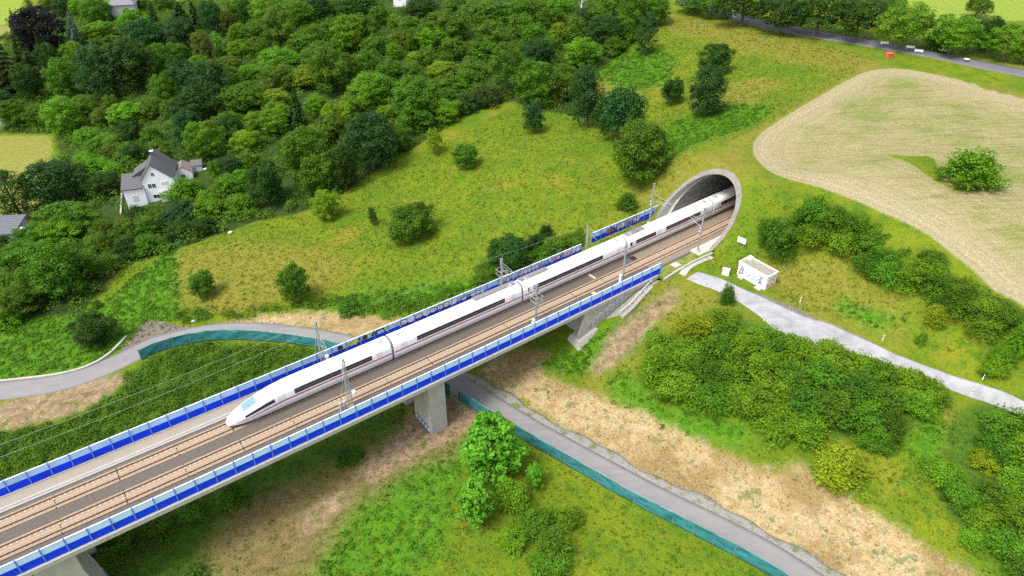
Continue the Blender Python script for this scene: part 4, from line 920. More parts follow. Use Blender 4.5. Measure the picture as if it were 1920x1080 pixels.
m = LMB(); m.tube([(0, 0, .9), (0, 0, .95), (0, 0, 1.6), (0, 0, 2.1), (0, 0, 2.35)], 1.25, 18); o = m.build("vessel", plain("tank_white", (.70, .76, .72), .4, .04), tk); 
for v in o.data.vertices:
    z = v.co.z; k_ = {True: .62}.get(z > 2.3, .93 if z > 2.0 else 1.0); v.co.x *= k_; v.co.y *= k_
g = G1(60, 449); b_ = empty("rain_barrel", tuple(g), 0, "smaller round pale barrel right of the tank", "barrel"); LMB().tube([(0, 0, -.2), (0, 0, .5), (0, 0, 1.0)], .5, 12).build("barrel", M_white, b_); LMB().tube([(0, 0, 1.0), (0, 0, 1.06)], .54, 12).build("lid", M_shut, b_)
g = G1(232, 34); h3 = empty("hip_roofed_house", (g[0], g[1] + 3, g[2]), .25, "house with grey hipped roof half hidden in the trees at the top left", "house")
LMB().box(-5.5, 5.5, -4.5, 4.5, -4, 6.5).build("wall", plain("wall_grey", (.45, .45, .44), .8, .1), h3)
m = LMB(); e4 = [(-6.2, -5.2, 6.4), (6.2, -5.2, 6.4), (6.2, 5.2, 6.4), (-6.2, 5.2, 6.4)]; r2_ = [(-1.6, 0, 10.6), (1.6, 0, 10.6)]
m.poly([e4[0], e4[1], r2_[1], r2_[0]]); m.poly([e4[2], e4[3], r2_[0], r2_[1]]); m.poly([e4[1], e4[2], r2_[1]]); m.poly([e4[3], e4[0], r2_[0]]); m.poly(e4[::-1]); rf = m.build("roof", plain("grey_tiles", (.17, .165, .19), .7, .2, 2), h3)
LMB().box(.5, 1.3, -.4, .4, 9.5, 11.8).build("chimney", M_white, rf); LMB().box(-1.6, -.7, -2.9, -2.1, 8.0, 8.9).build("roof_window", M_white, rf)
g = G1(742, 28); h4 = empty("white_house", (g[0], g[1] + 13, g[2] - 1), -.1, "white house gable peeking out at the top edge above the wood", "house")
gable(h4, -2.6, 2.6, 0, 8, 6, 6, 0, 9, M_wall, M_roofd); window(h4, -.5, 3.5, 1, 1.2, 0)
# gardens: low walls and paving near the white house
slabline("garden_wall", pts("173,452 185,441 205,433 216,430"), .6, .7, M_concl, "short pale garden wall below left of the white house", "wall")
slabline("retaining_wall", pts("227,404 228,385 229,362"), .4, .5, M_conc, "dark retaining wall left of the white house", "wall")
for px_, py_, nm in ((385, 318, "on the bare patch right of the sheds"), (432, 437, "at the left edge of the big meadow"), (365, 603, "in the hedge beside the lane turnout")):
    g = G1(px_, py_); q = empty("white_sack", tuple(g), .4, "small white sack lying " + nm, "sack")
    m = LMB(); m.tube([(-.35, 0, 0), (-.2, 0, .15), (.1, .05, .22), (.4, 0, .1)], .32, 8); m.build("bag", M_white, q, True); LMB().tube([(.38, 0, .12), (.6, .05, .3)], .08, 6).build("knot", M_white, q)
# beside the upper road
g = G1(1667, 108); q = empty("red_crate", tuple(g), .3, "red box standing under the tree on the verge of the upper road", "box"); q.scale = (.75, .75, .75)
LMB().box(-1.1, 1.1, -.7, .7, -.2, 1.5).build("body", plain("red_plastic", (.62, .08, .05), .6, .1), q); LMB().box(-1.2, 1.2, -.8, .8, 1.5, 1.65).build("lid", plain("red_lid", (.70, .11, .07), .6, .1), q)
for (px_, py_), nm in (((1658, 84), "left"), ((1706, 92), "middle"), ((1722, 99), "right")):
    g = G1(px_, py_); q = empty("garden_bench", tuple(g), -.35, "%s of the three white garden benches behind the upper road" % nm, "bench", "white benches by the upper road")
    q.scale = (.75, .75, .75); LMB().box(-1.4, 1.4, -.3, .3, .45, .55).build("seat", M_white, q); LMB().box(-1.4, 1.4, .3, .38, .55, 1.1).build("backrest", M_white, q)
    for x in (-1.2, 1.2): LMB().box(x - .08, x + .08, -.25, .3, -.3, .449).build("leg", M_white, q)
for (px_, py_), nm in (((1767, 98), "big"), ((1811, 116), "small")):
    g = G1(px_, py_); q = empty("white_table", tuple(g), -.3, "%s white table beside the upper road" % nm, "table"); k_ = 1.3 if nm == "big" else .7
    LMB().tube([(0, 0, .7), (0, 0, .78)], k_, 14).build("top", M_white, q); LMB().tube([(0, 0, -.3), (0, 0, .7)], .08, 6).build("leg", M_white, q)
g = G1(1812, 30); q = empty("street_lamp", tuple(g), 0, "pale curved street lamp in front of the tree at the top right", "street lamp")
LMB().tube([(0, 0, -1), (.1, 0, 4), (.5, 0, 7), (.2, 0, 8.2), (-.8, 0, 8.8)], .13, 7, .08).build("pole", M_white, q); LMB().box(-1.5, -.7, -.15, .15, 8.7, 8.9).build("lamp_head", M_white, q)
g = G1(1310, 30)

# ------------------------------------------------------------------ foliage
def leafquads(P, Nv, size, asp=.62, r_=None):
    """kite-shaped leaves at P (Nx3) facing Nv, size (N)"""
    r_ = r_ or rng; n_ = len(P); Nv = Nv / (np.linalg.norm(Nv, axis=1)[:, None] + 1e-9)
    a = np.cross(Nv, r_.normal(size=(n_, 3))); a /= (np.linalg.norm(a, axis=1)[:, None] + 1e-9); b = np.cross(Nv, a)
    sz = np.asarray(size)[:, None]; h = sz * .5; w = h * asp
    V = np.stack([P - a * h, P - b * w + a * h * .1 + Nv * h * .18, P + a * h, P + b * w + a * h * .1 + Nv * h * .18], 1).reshape(-1, 3)
    return V, np.arange(4 * n_).reshape(-1, 4)
def rdir(n_, r_): v = r_.normal(size=(n_, 3)); return v / np.linalg.norm(v, axis=1)[:, None]
def crown(seed, env, npuff, per, pr, lsz, zc=.6, inner=.18, droop=0.0, spiky=0.0):
    """unit crown: height 1 (0..1), radius 1.  env(z01)->radius 0..1 for crown z range"""
    r_ = np.random.default_rng(seed); C = []; O = []
    k = 0
    while k < npuff:
        z = r_.uniform(0, 1) ** .8; R = env(z); az = r_.uniform(0, 2 * math.pi); rr = R * math.sqrt(r_.uniform(.35, 1)) * r_.uniform(.82, 1.10) * (1 + .13 * math.sin(2 * az + seed) + .10 * math.sin(3 * az + 2.1 * seed + 3 * z))
        if r_.random() > max(.3, R): continue
        C.append((rr * math.cos(az), rr * math.sin(az), z)); O.append((math.cos(az) * rr, math.sin(az) * rr, (z - .45) * 1.6 + .25)); k += 1
    C = np.array(C); O = np.array(O); Ps = []; Ns = []; Ss = []
    for c, o in zip(C, O):
        m_ = int(per * r_.uniform(.7, 1.3)); d = rdir(m_, r_); d = d + o * .35 + [0, 0, .28]; d /= np.linalg.norm(d, axis=1)[:, None]
        q = pr * r_.uniform(.6, 1.45); rad = q * r_.uniform(.55, 1.08, (m_, 1)) 
        P = c + d * rad * [1, 1, .8 * ZR]; P[:, 2] -= droop * rad[:, 0] * np.hypot(d[:, 0], d[:, 1])
        if spiky: P += d * (r_.random((m_, 1)) ** 3) * spiky * [1, 1, ZR]
        Ps.append(P); Ns.append(d + r_.normal(0, .45, (m_, 3)) + [0, 0, .25]); Ss.append(r_.uniform(.7, 1.25, m_) * lsz)
    m_ = int(npuff * per * inner); z = r_.uniform(.08, .9, m_); R = np.array([env(q) for q in z]) * .75 * np.sqrt(r_.random(m_)); az = r_.uniform(0, 6.283, m_)
    Ps.append(np.c_[R * np.cos(az), R * np.sin(az), z]); Ns.append(rdir(m_, r_)); Ss.append(np.full(m_, lsz * 1.3))
    return np.concatenate(Ps), np.concatenate(Ns), np.concatenate(Ss)
def crown_shoots(seed, env, nsh, per, L0, lsz):
    r_ = np.random.default_rng(seed); az = r_.uniform(0, 6.283, nsh); z = r_.uniform(.05, .9, nsh); R = np.array([env(q) for q in z]); rr = R * np.sqrt(r_.uniform(.1, .9, nsh)) * .85
    lob = 1 + .16 * np.sin(az * 3 + seed) + .12 * np.sin(az * 5 + seed * 2); rr = rr * lob; B = np.c_[rr * np.cos(az), rr * np.sin(az), z * .85]
    D = np.c_[np.cos(az) * rr * 1.1, np.sin(az) * rr * 1.1, .55 + z * .5] + r_.normal(0, .38, (nsh, 3)); D /= np.linalg.norm(D, axis=1)[:, None]; Ln = L0 * r_.uniform(.5, 1.25, nsh)
    u = np.linspace(.1, 1, per)[None, :, None]; P = B[:, None] + D[:, None] * u * Ln[:, None, None] * [1, 1, ZR]; P[..., 2] -= (u[..., 0] ** 2) * Ln[:, None] * .35 * ZR
    P = P + r_.normal(0, 1, P.shape) * .045 * (1.2 - u) * [1, 1, ZR]; Nn = r_.normal(0, .5, P.shape) + [0, 0, .9] + D[:, None] * .3
    S_ = lsz * r_.uniform(.7, 1.2, (nsh, per)) * (1.15 - .45 * u[..., 0]); return P.reshape(-1, 3), Nn.reshape(-1, 3), S_.ravel()
ZR = 1.0
def e_round(z): return max(0, 1 - (abs(z - .45) / .57) ** 2.3) ** .5
def e_oval(z): return max(0, 1 - (abs(z - .42) / .60) ** 2) ** .5 * (1 - .15 * z)
def e_cone(z): return max(.03, (1 - z) ** .85)
def e_col(z): return max(.05, min(1, (1 - z) * 3.2) ** .5 * min(1, (z + .08) * 5) ** .5)
def e_bush(z): return max(0, 1 - (z / 1.02) ** 2.4) ** .5
PROTO = {}
def trunk_mesh(H, R, cb, seed, limbs=7):
    """H tree height, R crown radius, cb crown base height"""
    r_ = random.Random(seed); m = MB(); tr_ = max(.05, H * .022)
    m.tube([(0, 0, -.6), (0, 0, 0), (r_.uniform(-.1, .1) * H * .1, 0, H * .3), (0, r_.uniform(-.1, .1) * H * .1, H * .62), (0, 0, H * .9)], tr_ * 1.25, 8, tr_ * .2)
    for i in range(limbs):
        a = i * 2.4 + r_.random(); z = cb + (H - cb) * r_.uniform(.05, .5); L = R * r_.uniform(.55, .85)
        m.tube([(0, 0, z), (math.cos(a) * L * .5, math.sin(a) * L * .5, z + L * .35), (math.cos(a) * L, math.sin(a) * L, z + L * .8)], tr_ * .45, 5, tr_ * .1)
    me = bpy.data.meshes.new("trunk"); me.from_pydata(m.v, [], m.f); me.polygons.foreach_set("use_smooth", [True] * len(me.polygons)); me.materials.append(M_bark); return me
def make_proto(key, H, R, cb, seed, env, npuff, per, pr, lsz, **kw):
    global ZR
    ZR = R / (H - cb); sh_ = kw.pop('shoots', 0); P, Nn, Sz = crown(seed, env, npuff, per, pr, lsz, **kw)
    if sh_: a_, b_, c_ = crown_shoots(seed, env, sh_, 22, .42, lsz * .95); P = np.concatenate([P, a_]); Nn = np.concatenate([Nn, b_]); Sz = np.concatenate([Sz, c_])
    P = P * [R, R, H - cb]; P[:, 2] += cb; Nn = Nn
    V, F_ = leafquads(P, Nn, Sz * R, .66, np.random.default_rng(seed + 1))
    me = np_mesh("crown", V, F_, LEAF['M']); PROTO.setdefault(key, []).append((me, trunk_mesh(H, R, cb, seed), H, R))
# canonical sizes in metres (height, crown radius, crown base)
for i, sd_ in enumerate((11, 12, 13, 14)): make_proto('b', 12, 4.8, 1.4 + .2 * i, sd_, e_round, 90 + 8 * i, 84, .26, .092)
for sd_ in (21, 22): make_proto('o', 14, 3.9, 1.6, sd_, e_oval, 100, 74, .28, .100)
for sd_ in (31, 32, 33): make_proto('s', 4.2, 2.6, 0.15, sd_, e_bush, 46, 60, .28, .105, spiky=.10, shoots=150)
make_proto('w', 4.2, 2.6, 0.15, 34, e_bush, 36, 60, .30, .10, spiky=.15, shoots=260); make_proto('w', 4.2, 2.6, 0.15, 35, e_bush, 40, 60, .29, .10, spiky=.15, shoots=280)
for sd_ in (41,): make_proto('k', 12, 2.9, .4, sd_, e_col, 110, 55, .26, .10)
make_proto('t', 12, 4.2, 2.6, 51, e_round, 95, 75, .21, .085); make_proto('t', 12, 4.2, 2.6, 52, e_round, 90, 75, .22, .085)
make_proto('h', 9, 4.0, 1.0, 61, e_oval, 115, 34, .20, .15)
def conifer(seed, H, R, cb, tiers, tone=1.0, sparse=1.0):
    r_ = np.random.default_rng(seed); Ps = []; Ns = []; Ss = []
    for k in range(tiers):
        f = k / (tiers - 1); z = cb + (H * .97 - cb) * f; L = R * (1 - f) ** .8 + .25; nb = max(5, int((11 - 5 * f) * sparse))
        for j in range(nb):
            a = j * 6.283 / nb + r_.uniform(0, 1); m_ = int(52 * (L / R) + 16); u = r_.random(m_) ** .7; l = L * r_.uniform(.75, 1.1)
            wid = .30 * l * (1 - u * .7); side = r_.uniform(-1, 1, m_) * wid; x = u * l
            Ps.append(np.c_[math.cos(a) * x - math.sin(a) * side, math.sin(a) * x + math.cos(a) * side, z - .22 * x - .06 * x * x / R + r_.normal(0, .10, m_) - np.abs(side) * .25])
            Ns.append(np.c_[math.cos(a) * .5 + r_.normal(0, .35, m_), math.sin(a) * .5 + r_.normal(0, .35, m_), np.full(m_, .9)]); Ss.append(r_.uniform(.45, .95, m_))
    P = np.concatenate(Ps); V, F_ = leafquads(P, np.concatenate(Ns), np.concatenate(Ss), .4, r_)
    PROTO.setdefault('c', []).append((np_mesh("crown", V, F_, LEAF['N']), trunk_mesh(H, R * .4, cb, seed, 3), H, R))
conifer(71, 15, 3.6, .6, 19); conifer(72, 15, 4.2, 1.2, 13, sparse=.8)

# every tree and bush that can be told apart: centre x,y and half width, half height in the photograph, kind, colour
TREES = """84,60,47,48,b,P;45,92,20,34,c,K;106,118,20,32,b,K;12,150,20,36,c,N;58,158,22,34,b,K;40,60,14,26,c,K;61,5,12,18,c,B;32,42,11,25,c,K;146,58,15,34,c,S;121,14,16,18,b,B;95,8,14,12,b,O;149,15,15,16,b,G;184,24,30,26,b,M;213,38,16,16,c,K;
191,60,32,20,b,G;256,45,24,26,b,G;291,30,17,30,c,K;267,8,16,12,b,M;310,8,18,14,b,M;182,84,14,13,s,R;213,80,18,14,b,M;282,74,36,34,b,B;204,97,20,12,b,O;
151,104,21,24,b,G;27,124,38,58,c,N;76,114,26,50,c,N;89,90,18,28,c,K;127,152,30,36,b,M;196,140,38,52,b,B;260,130,38,48,b,K;213,108,26,22,b,M;311,114,24,30,b,M;
272,157,13,14,b,O;129,217,36,36,b,G;38,214,28,26,b,M;80,220,22,22,b,M;162,200,26,22,b,O;12,194,18,22,b,B;5,160,14,26,b,B;209,190,13,13,s,G;200,219,22,18,b,O;
288,202,24,20,b,O;245,214,28,22,b,G;318,172,22,30,b,M;342,28,24,28,c,K;371,30,17,28,c,N;404,36,21,34,b,B;429,44,15,22,b,R;347,64,30,30,b,B;451,20,22,22,b,M;
467,26,14,24,b,K;507,22,34,26,b,G;451,64,17,20,b,G;482,62,22,20,b,M;527,56,32,34,b,O;564,28,26,24,b,M;598,16,22,22,b,K;622,14,20,16,b,O;387,90,20,28,b,R;
408,78,10,17,k,L;453,92,20,18,b,G;420,102,18,15,b,K;489,88,26,17,b,M;524,112,34,24,b,G;431,120,24,15,b,O;471,135,20,15,b,G;531,147,32,26,b,O;333,108,26,24,b,M;
376,120,20,17,b,G;349,144,24,34,b,B;398,168,42,46,b,B;431,148,24,24,b,M;467,184,38,30,b,M;420,197,22,24,b,K;576,145,30,22,b,Y;620,137,36,42,b,M;560,204,20,42,c,K;
527,217,26,26,b,G;520,188,26,20,b,Y;598,201,22,22,b,G;626,217,22,24,b,Y;369,210,36,32,b,B;431,226,24,18,b,O;482,229,19,19,b,G;331,204,20,20,b,M;570,82,34,20,s,O;
600,62,30,18,s,M;632,52,30,20,s,M;604,97,34,18,s,O;644,86,24,20,s,M;676,18,40,28,b,K;658,66,30,34,b,G;687,60,28,34,b,M;713,33,20,20,b,M;738,40,11,11,s,Y;
796,24,32,28,b,K;773,50,22,18,b,M;840,53,38,30,b,M;929,22,40,20,s,M;862,12,34,18,s,O;895,20,36,20,s,O;922,66,28,26,b,O;851,91,28,22,s,O;907,92,30,20,s,M;
742,96,13,17,k,G;707,85,28,20,s,O;751,74,26,18,s,O;782,74,22,20,s,M;813,74,28,22,b,G;802,105,22,17,s,O;778,112,17,14,s,Y;835,112,18,15,s,O;833,132,23,17,b,Y;
773,132,24,15,s,O;733,130,24,20,b,M;691,112,24,20,s,O;884,130,34,17,s,O;880,148,34,18,s,M;829,161,32,17,s,O;876,190,27,22,s,N;911,179,27,22,s,N;840,183,22,17,b,M;
696,168,40,34,b,G;778,190,44,44,b,M;836,208,30,22,b,G;816,188,17,14,s,Y;729,161,24,15,s,O;684,186,34,28,b,G;724,212,20,16,s,Y;651,212,20,20,b,Y;950,130,33,50,t,M;
651,125,20,24,b,M;651,155,18,20,b,K;700,268,44,58,b,B;778,222,34,28,b,M;744,262,26,24,b,M;650,318,22,44,b,K;815,267,15,25,t,Y;873,294,23,26,b,M;973,24,28,24,s,M;1004,22,32,22,s,M;1049,12,24,16,b,G;
1033,34,30,20,s,M;1135,26,34,32,b,O;1100,34,22,20,b,N;1184,27,22,38,b,M;1225,18,26,32,b,O;978,50,28,24,s,O;1004,68,30,22,s,M;1049,60,22,18,s,Y;1080,58,24,24,s,O;
1129,60,36,28,b,K;1033,82,22,18,s,M;1171,58,26,24,s,M;1207,67,19,36,k,B;1091,99,34,29,b,G;1007,100,30,26,b,B;1149,85,28,17,s,M;971,100,22,22,s,M;1004,160,35,42,b,M;
1056,155,32,36,b,O;1101,184,33,58,o,B;1160,220,40,48,b,B;1194,287,52,62,b,M;1003,221,20,31,o,B;1263,172,18,26,b,K;1322,172,33,48,b,B;1340,112,26,28,b,K;
42,364,34,52,k,K;115,345,46,46,b,B;251,250,20,20,b,B;165,256,26,18,s,G;184,278,24,18,s,M;200,265,24,17,s,G;213,286,24,18,s,O;222,268,24,17,s,G;242,285,24,18,s,M;
165,303,24,18,s,G;156,320,24,18,s,O;189,309,26,18,s,G;236,300,24,17,s,O;256,288,24,20,s,K;202,346,28,24,b,K;289,254,22,18,s,M;300,275,22,16,s,O;310,290,20,14,s,M;
178,352,20,16,s,G;215,320,22,16,s,G;140,412,45,34,b,M;124,433,36,26,b,G;67,443,34,24,b,M;200,434,28,24,s,O;256,399,24,15,s,K;244,432,28,24,s,M;278,428,26,22,s,M;
296,410,30,22,s,M;393,265,28,37,b,G;360,252,26,40,b,B;431,241,26,24,b,K;484,232,19,20,b,G;464,265,26,24,b,Y;520,230,27,27,b,G;582,294,46,50,b,M;504,345,33,44,b,K;
613,325,36,38,b,M;613,387,26,29,b,Y;469,301,24,20,s,O;436,312,20,19,b,B;351,357,34,24,s,G;462,339,20,22,b,G;427,348,26,20,s,G;398,370,26,18,s,G;347,401,34,25,b,B;
398,394,34,24,s,G;453,385,34,24,s,G;342,431,30,20,s,K;384,426,28,18,s,K;544,279,22,20,b,M;409,317,18,17,s,M;598,257,26,26,b,G;627,239,26,26,b,O;
129,508,52,58,b,M;51,474,32,24,b,M;189,459,28,24,s,O;44,566,40,34,b,M;71,566,20,20,s,K;182,619,37,35,b,K;171,500,26,26,s,M;244,463,30,24,s,K;278,461,28,20,s,M;
11,453,20,15,s,K;184,570,9,9,s,M;9,492,22,14,s,M;13,522,24,17,s,G;15,600,30,18,s,G;212,492,24,18,s,O;390,534,21,28,b,M;556,536,26,38,b,M;775,416,38,40,b,M;702,404,9,19,o,M;
950,478,42,34,b,K;912,520,26,20,s,M;1005,455,22,20,s,K;1045,462,32,20,s,O;1072,452,24,16,s,O;1020,478,28,18,s,M;1022,432,14,12,s,K;1175,378,20,18,s,M;655,576,22,15,s,M;
1810,312,57,38,s,G;1452,440,37,38,w,K;1515,398,34,34,w,M;1560,412,36,28,w,M;1600,420,28,22,w,M;1530,442,36,24,w,G;1578,452,30,22,w,G;1622,448,28,20,w,M;1650,478,30,20,w,M;
1625,495,30,20,w,K;1660,505,34,24,w,M;1700,520,32,24,w,G;1735,505,30,22,w,G;1760,530,30,22,w,M;1800,545,34,24,w,M;1770,565,26,18,w,K;1815,575,34,24,w,M;1850,575,30,20,w,G;
1885,590,30,22,w,M;1840,605,34,22,w,G;1745,482,24,16,w,M;1905,640,26,30,w,G;1750,592,20,22,w,Y;1725,635,12,12,w,G;1880,665,26,18,w,G;1860,690,24,14,w,G;
1362,553,14,20,w,K;1240,648,34,30,w,G;1300,615,40,30,w,Y;1350,600,34,24,w,G;1290,660,40,30,w,G;1345,650,40,34,w,M;1232,690,36,32,w,G;1270,720,40,32,w,G;1320,700,40,32,w,K;
1375,690,40,32,w,M;1400,645,40,30,w,G;1330,740,40,30,w,M;1390,745,36,32,w,G;1440,640,40,28,w,M;1430,690,40,32,w,G;1440,740,44,36,w,G;1490,655,38,28,w,G;1485,705,40,34,w,M;
1545,665,40,26,w,G;1540,705,40,32,w,M;1595,680,38,26,w,G;1600,730,40,34,w,K;1645,700,38,28,w,M;1650,750,38,32,w,M;1700,715,38,26,w,G;1710,750,36,28,w,G;1745,735,30,24,w,G;
1500,755,40,34,w,K;1550,760,40,36,w,M;1460,790,40,32,w,G;1510,800,38,30,w,G;1610,785,40,38,w,M;1660,800,32,30,w,K;1640,825,30,24,w,M;1440,765,30,24,w,M;1567,872,50,36,w,Y;
1880,795,44,36,w,M;1905,850,36,36,w,G;1860,840,34,28,w,K;1840,860,26,20,w,Y;1900,905,38,34,w,G;1860,930,34,28,w,M;1770,890,34,24,w,G;1800,930,34,28,w,M;1840,970,34,28,w,G;
1900,970,36,32,w,G;1880,1020,36,30,w,M;1910,1060,30,30,w,K;1820,1010,26,20,w,G;1780,920,24,18,w,K;1740,870,22,16,w,G;
918,846,56,66,h,L;892,948,36,42,h,L;1005,896,18,26,h,L;960,930,34,30,w,G;1005,980,36,30,w,M;1040,1020,36,30,w,M;1060,970,30,22,w,G;965,1010,28,22,w,G;1030,1060,40,26,w,M;690,1045,1,1,s,M;
215,1010,42,30,w,M;300,985,34,24,w,M;190,1050,36,26,w,M;365,955,26,20,w,M;440,925,30,20,w,M;655,855,24,10,w,K;
1290,8,28,18,t,M;1333,10,34,24,t,M;1390,18,42,34,t,K;1460,28,44,38,t,K;1530,28,46,42,t,K;1603,36,42,42,t,K;1667,8,26,18,t,M;1687,52,46,42,t,G;1777,66,42,40,t,G;1827,14,22,20,t,M;
1845,68,30,30,b,K;1880,82,38,36,t,G;1918,96,20,26,s,Y;1760,78,30,12,s,M;1735,40,20,9,s,M"""
LM = [("the dark purple beech", 84, 60), ("the silver-blue spruce", 146, 58), ("the hip-roofed house", 232, 20), ("the white gabled house", 285, 345), ("the low grey roof", 10, 440),
      ("the top-edge white gable", 742, 2), ("the wood's tall tip tree", 1101, 184), ("the far hoop mast", 945, 490), ("the tunnel mouth", 1330, 390),
      ("the white cabin", 1420, 508), ("the mown field's bush", 1810, 312), ("the pier beside the lane", 805, 770), ("the red box", 1667, 105), ("the lane turnout", 300, 620),
      ("the yellow slope bush", 1567, 872), ("the mid-wood conifer", 560, 204), ("the midway marker posts", 1640, 655), ("the big-leaved tree", 915, 850),
      ("the curved teal fence", 560, 640), ("the small shed", 347, 320), ("the yellow-brown tree", 387, 90), ("the mid-meadow bush", 775, 416)]
ORD = ["nearest", "second", "third", "fourth", "fifth", "sixth", "seventh", "eighth", "ninth", "tenth", "eleventh", "twelfth", "thirteenth", "fourteenth", "fifteenth", "sixteenth"]
KN = {'b': ('broadleaf_tree', 'tree', 'round tree'), 'o': ('oval_tree', 'tree', 'oval tree'), 'c': ('conifer', 'conifer', 'conifer'), 's': ('shrub', 'shrub', 'shrub'), 'w': ('wild_bush', 'bush', 'bush'),
      'k': ('columnar_tree', 'tree', 'columnar tree'), 't': ('roadside_tree', 'tree', 'leafy tree'), 'h': ('big_leaved_tree', 'tree', 'big-leaved tree')}
SPECIAL = {0: "huge dark purple copper beech at the top left", 3: "silver-blue spruce right of the dark purple tree"}
T = []
for q in TREES.replace("\n", "").split(";"):
    a = q.split(","); v = [float(x) for x in a[:4]]
    if v[2] > 2: T.append((*v, a[4], a[5]))
secs = ["right of", "above right of", "above", "above left of", "left of", "below left of", "below", "below right of"]
info = []
for i, (x, y, rx, ry, k, c) in enumerate(T):
    j = min(range(len(LM)), key=lambda j: math.hypot(LM[j][1] - x, LM[j][2] - y)); d = math.hypot(LM[j][1] - x, LM[j][2] - y)
    sct = int(((math.degrees(math.atan2(LM[j][2] - y, x - LM[j][1])) + 22.5) % 360) // 45); info.append((j, sct, c, KN[k][2], d, i))
lab = {}
grp = {}
for r_ in info: grp.setdefault(r_[:4], []).append(r_)
for key, L_ in grp.items():
    L_.sort(key=lambda r_: r_[4])
    for n_, r_ in enumerate(L_):
        big = T[r_[5]][2] > 33; j, sct, c, kw_ = key
        if r_[4] < 14: lab[r_[5]] = None; 
        where = "%s %s" % (secs[sct], LM[j][0])
        lab[r_[5]] = ("%s %s %s" % (COLW[c], kw_, where)) if len(L_) == 1 else ("%s%s %s, %s one %s" % ("big " if big else "", COLW[c], kw_, ORD[n_], where))
def own(x, y):
    for i, t in enumerate(T):
        if abs(t[0] - x) < 1 and abs(t[1] - y) < 1: return i
for (x, y), l in {(84, 60): "huge dark purple copper beech at the top left of the wood", (146, 58): "silver-blue spruce beside the dark purple tree", (1810, 312): "large round bush standing alone in the mown field",
                  (1567, 872): "yellow-green bush alone at the upper edge of the sandy slope", (560, 204): "dark conical conifer rising from the middle of the wood", (918, 846): "bright light-green big-leaved tree beside the lane fence",
                  (387, 90): "yellow-brown round tree in the upper wood", (1101, 184): "tall grey-green oval tree at the right tip of the wood's edge", (775, 416): "round green bush alone in the middle of the meadow",
                  (950, 130): "tall mid green leafy chestnut at the edge of the wood above the meadow", (1194, 287): "largest round tree on the meadow, just left of the tunnel mouth", (182, 619): "dark round bush alone in the bright weeds above the lane",
                  (129, 508): "big spreading tree at the left above the bright weeds", (613, 387): "small yellow-green tree at the meadow corner of the wood", (1362, 553): "small dark bush at the edge of the gravel track"}.items():
    i = own(x, y)
    if i is not None: lab[i] = l
GRP = {'wood': "trees and shrubs of the wood", 'bank': "wild bushes on the slope", 'road': "trees along the upper road"}
xs = np.array([t[0] for t in T]); ys = np.array([t[1] for t in T]); rxs = np.array([t[2] for t in T]); rys = np.array([t[3] for t in T]); used = {}
low = np.array([t[4] in 'sw' for t in T])
g = ground(xs, ys + rys * .55); 
for it in range(5):
    dist = np.linalg.norm(g - [0, 0, CAM_H], axis=1); dep = (g - [0, 0, CAM_H]) @ FWD; ppm = FPX / dep
    el = np.arcsin(np.clip((CAM_H - g[:, 2]) / dist, 0, 1)); Wd = rxs / ppm * .97; Hh_ = np.maximum((2 * rys / ppm - 2 * Wd * np.sin(el) * .55) / np.cos(el) * 1.0, Wd * .9)
    # the crown's middle must appear at (x, y)
    mid = g.copy(); mid[:, 2] += Hh_ * .5; px_, py_ = proj(mid); gy_new = ys + 0 * ys
    sp = proj(g)[1] + (ys - py_); g = ground(xs, np.clip(sp, -80, 1200))
for i, (x, y, rx, ry, k, c) in enumerate(T):
    pl_ = PROTO[k]; me_c, me_t, H, R = pl_[(i * 7 + int(x)) % len(pl_)]; nm, cat_, _ = KN[k]
    gname = GRP['road'] if (k == 't' and y < 100 and x > 1250) else (GRP['bank'] if k == 'w' else GRP['wood'])
    r = empty(nm, tuple(g[i]), (i * 2.399) % 6.283, lab[i], cat_, gname)
    sx = Wd[i] / R * (1.06 if k == 't' else 1); szz = Hh_[i] / H; q1 = 1.1 if k == 'h' else .88 + .24 * ((i * .618) % 1); r.scale = (sx * q1, sx / q1, szz * (.95 + .12 * ((i * .37) % 1))); r.rotation_euler = (.09 * math.sin(i * 1.7), .09 * math.cos(i * 2.3), (i * 2.399) % 6.283)
    t_ = add("trunk", me_t, r); cr_ = add("crown", me_c, r); cr_.material_slots[0].link = 'OBJECT'; cr_.material_slots[0].material = BUSH.get(c, LEAF[c]) if k == 'w' else LEAF[c]
# bare white birch in the wood
gb = G1(1089, 38); bt = empty("birch_tree", tuple(gb), 0, "white bare birch trunk with thin twigs in the dark gap of the wood's top edge", "tree"); M_birch = plain("birch_bark", (.62, .60, .56), .7, .25, 3)
m = LMB(); m.tube([(0, 0, -.5), (0, 0, 4), (.1, 0, 8), (.3, 0, 12)], .28, 7, .06); m.build("trunk", M_birch, bt); m = LMB()
for k_ in range(9): a = k_ * 2.1; z = 3.5 + k_ * .8; m.tube([(0, 0, z), (math.cos(a) * 1.2, math.sin(a) * .8, z + 1.0), (math.cos(a) * 2.2, math.sin(a) * 1.2, z + 1.2)], .07, 4, .02)
m.build("branches", M_birch, bt)

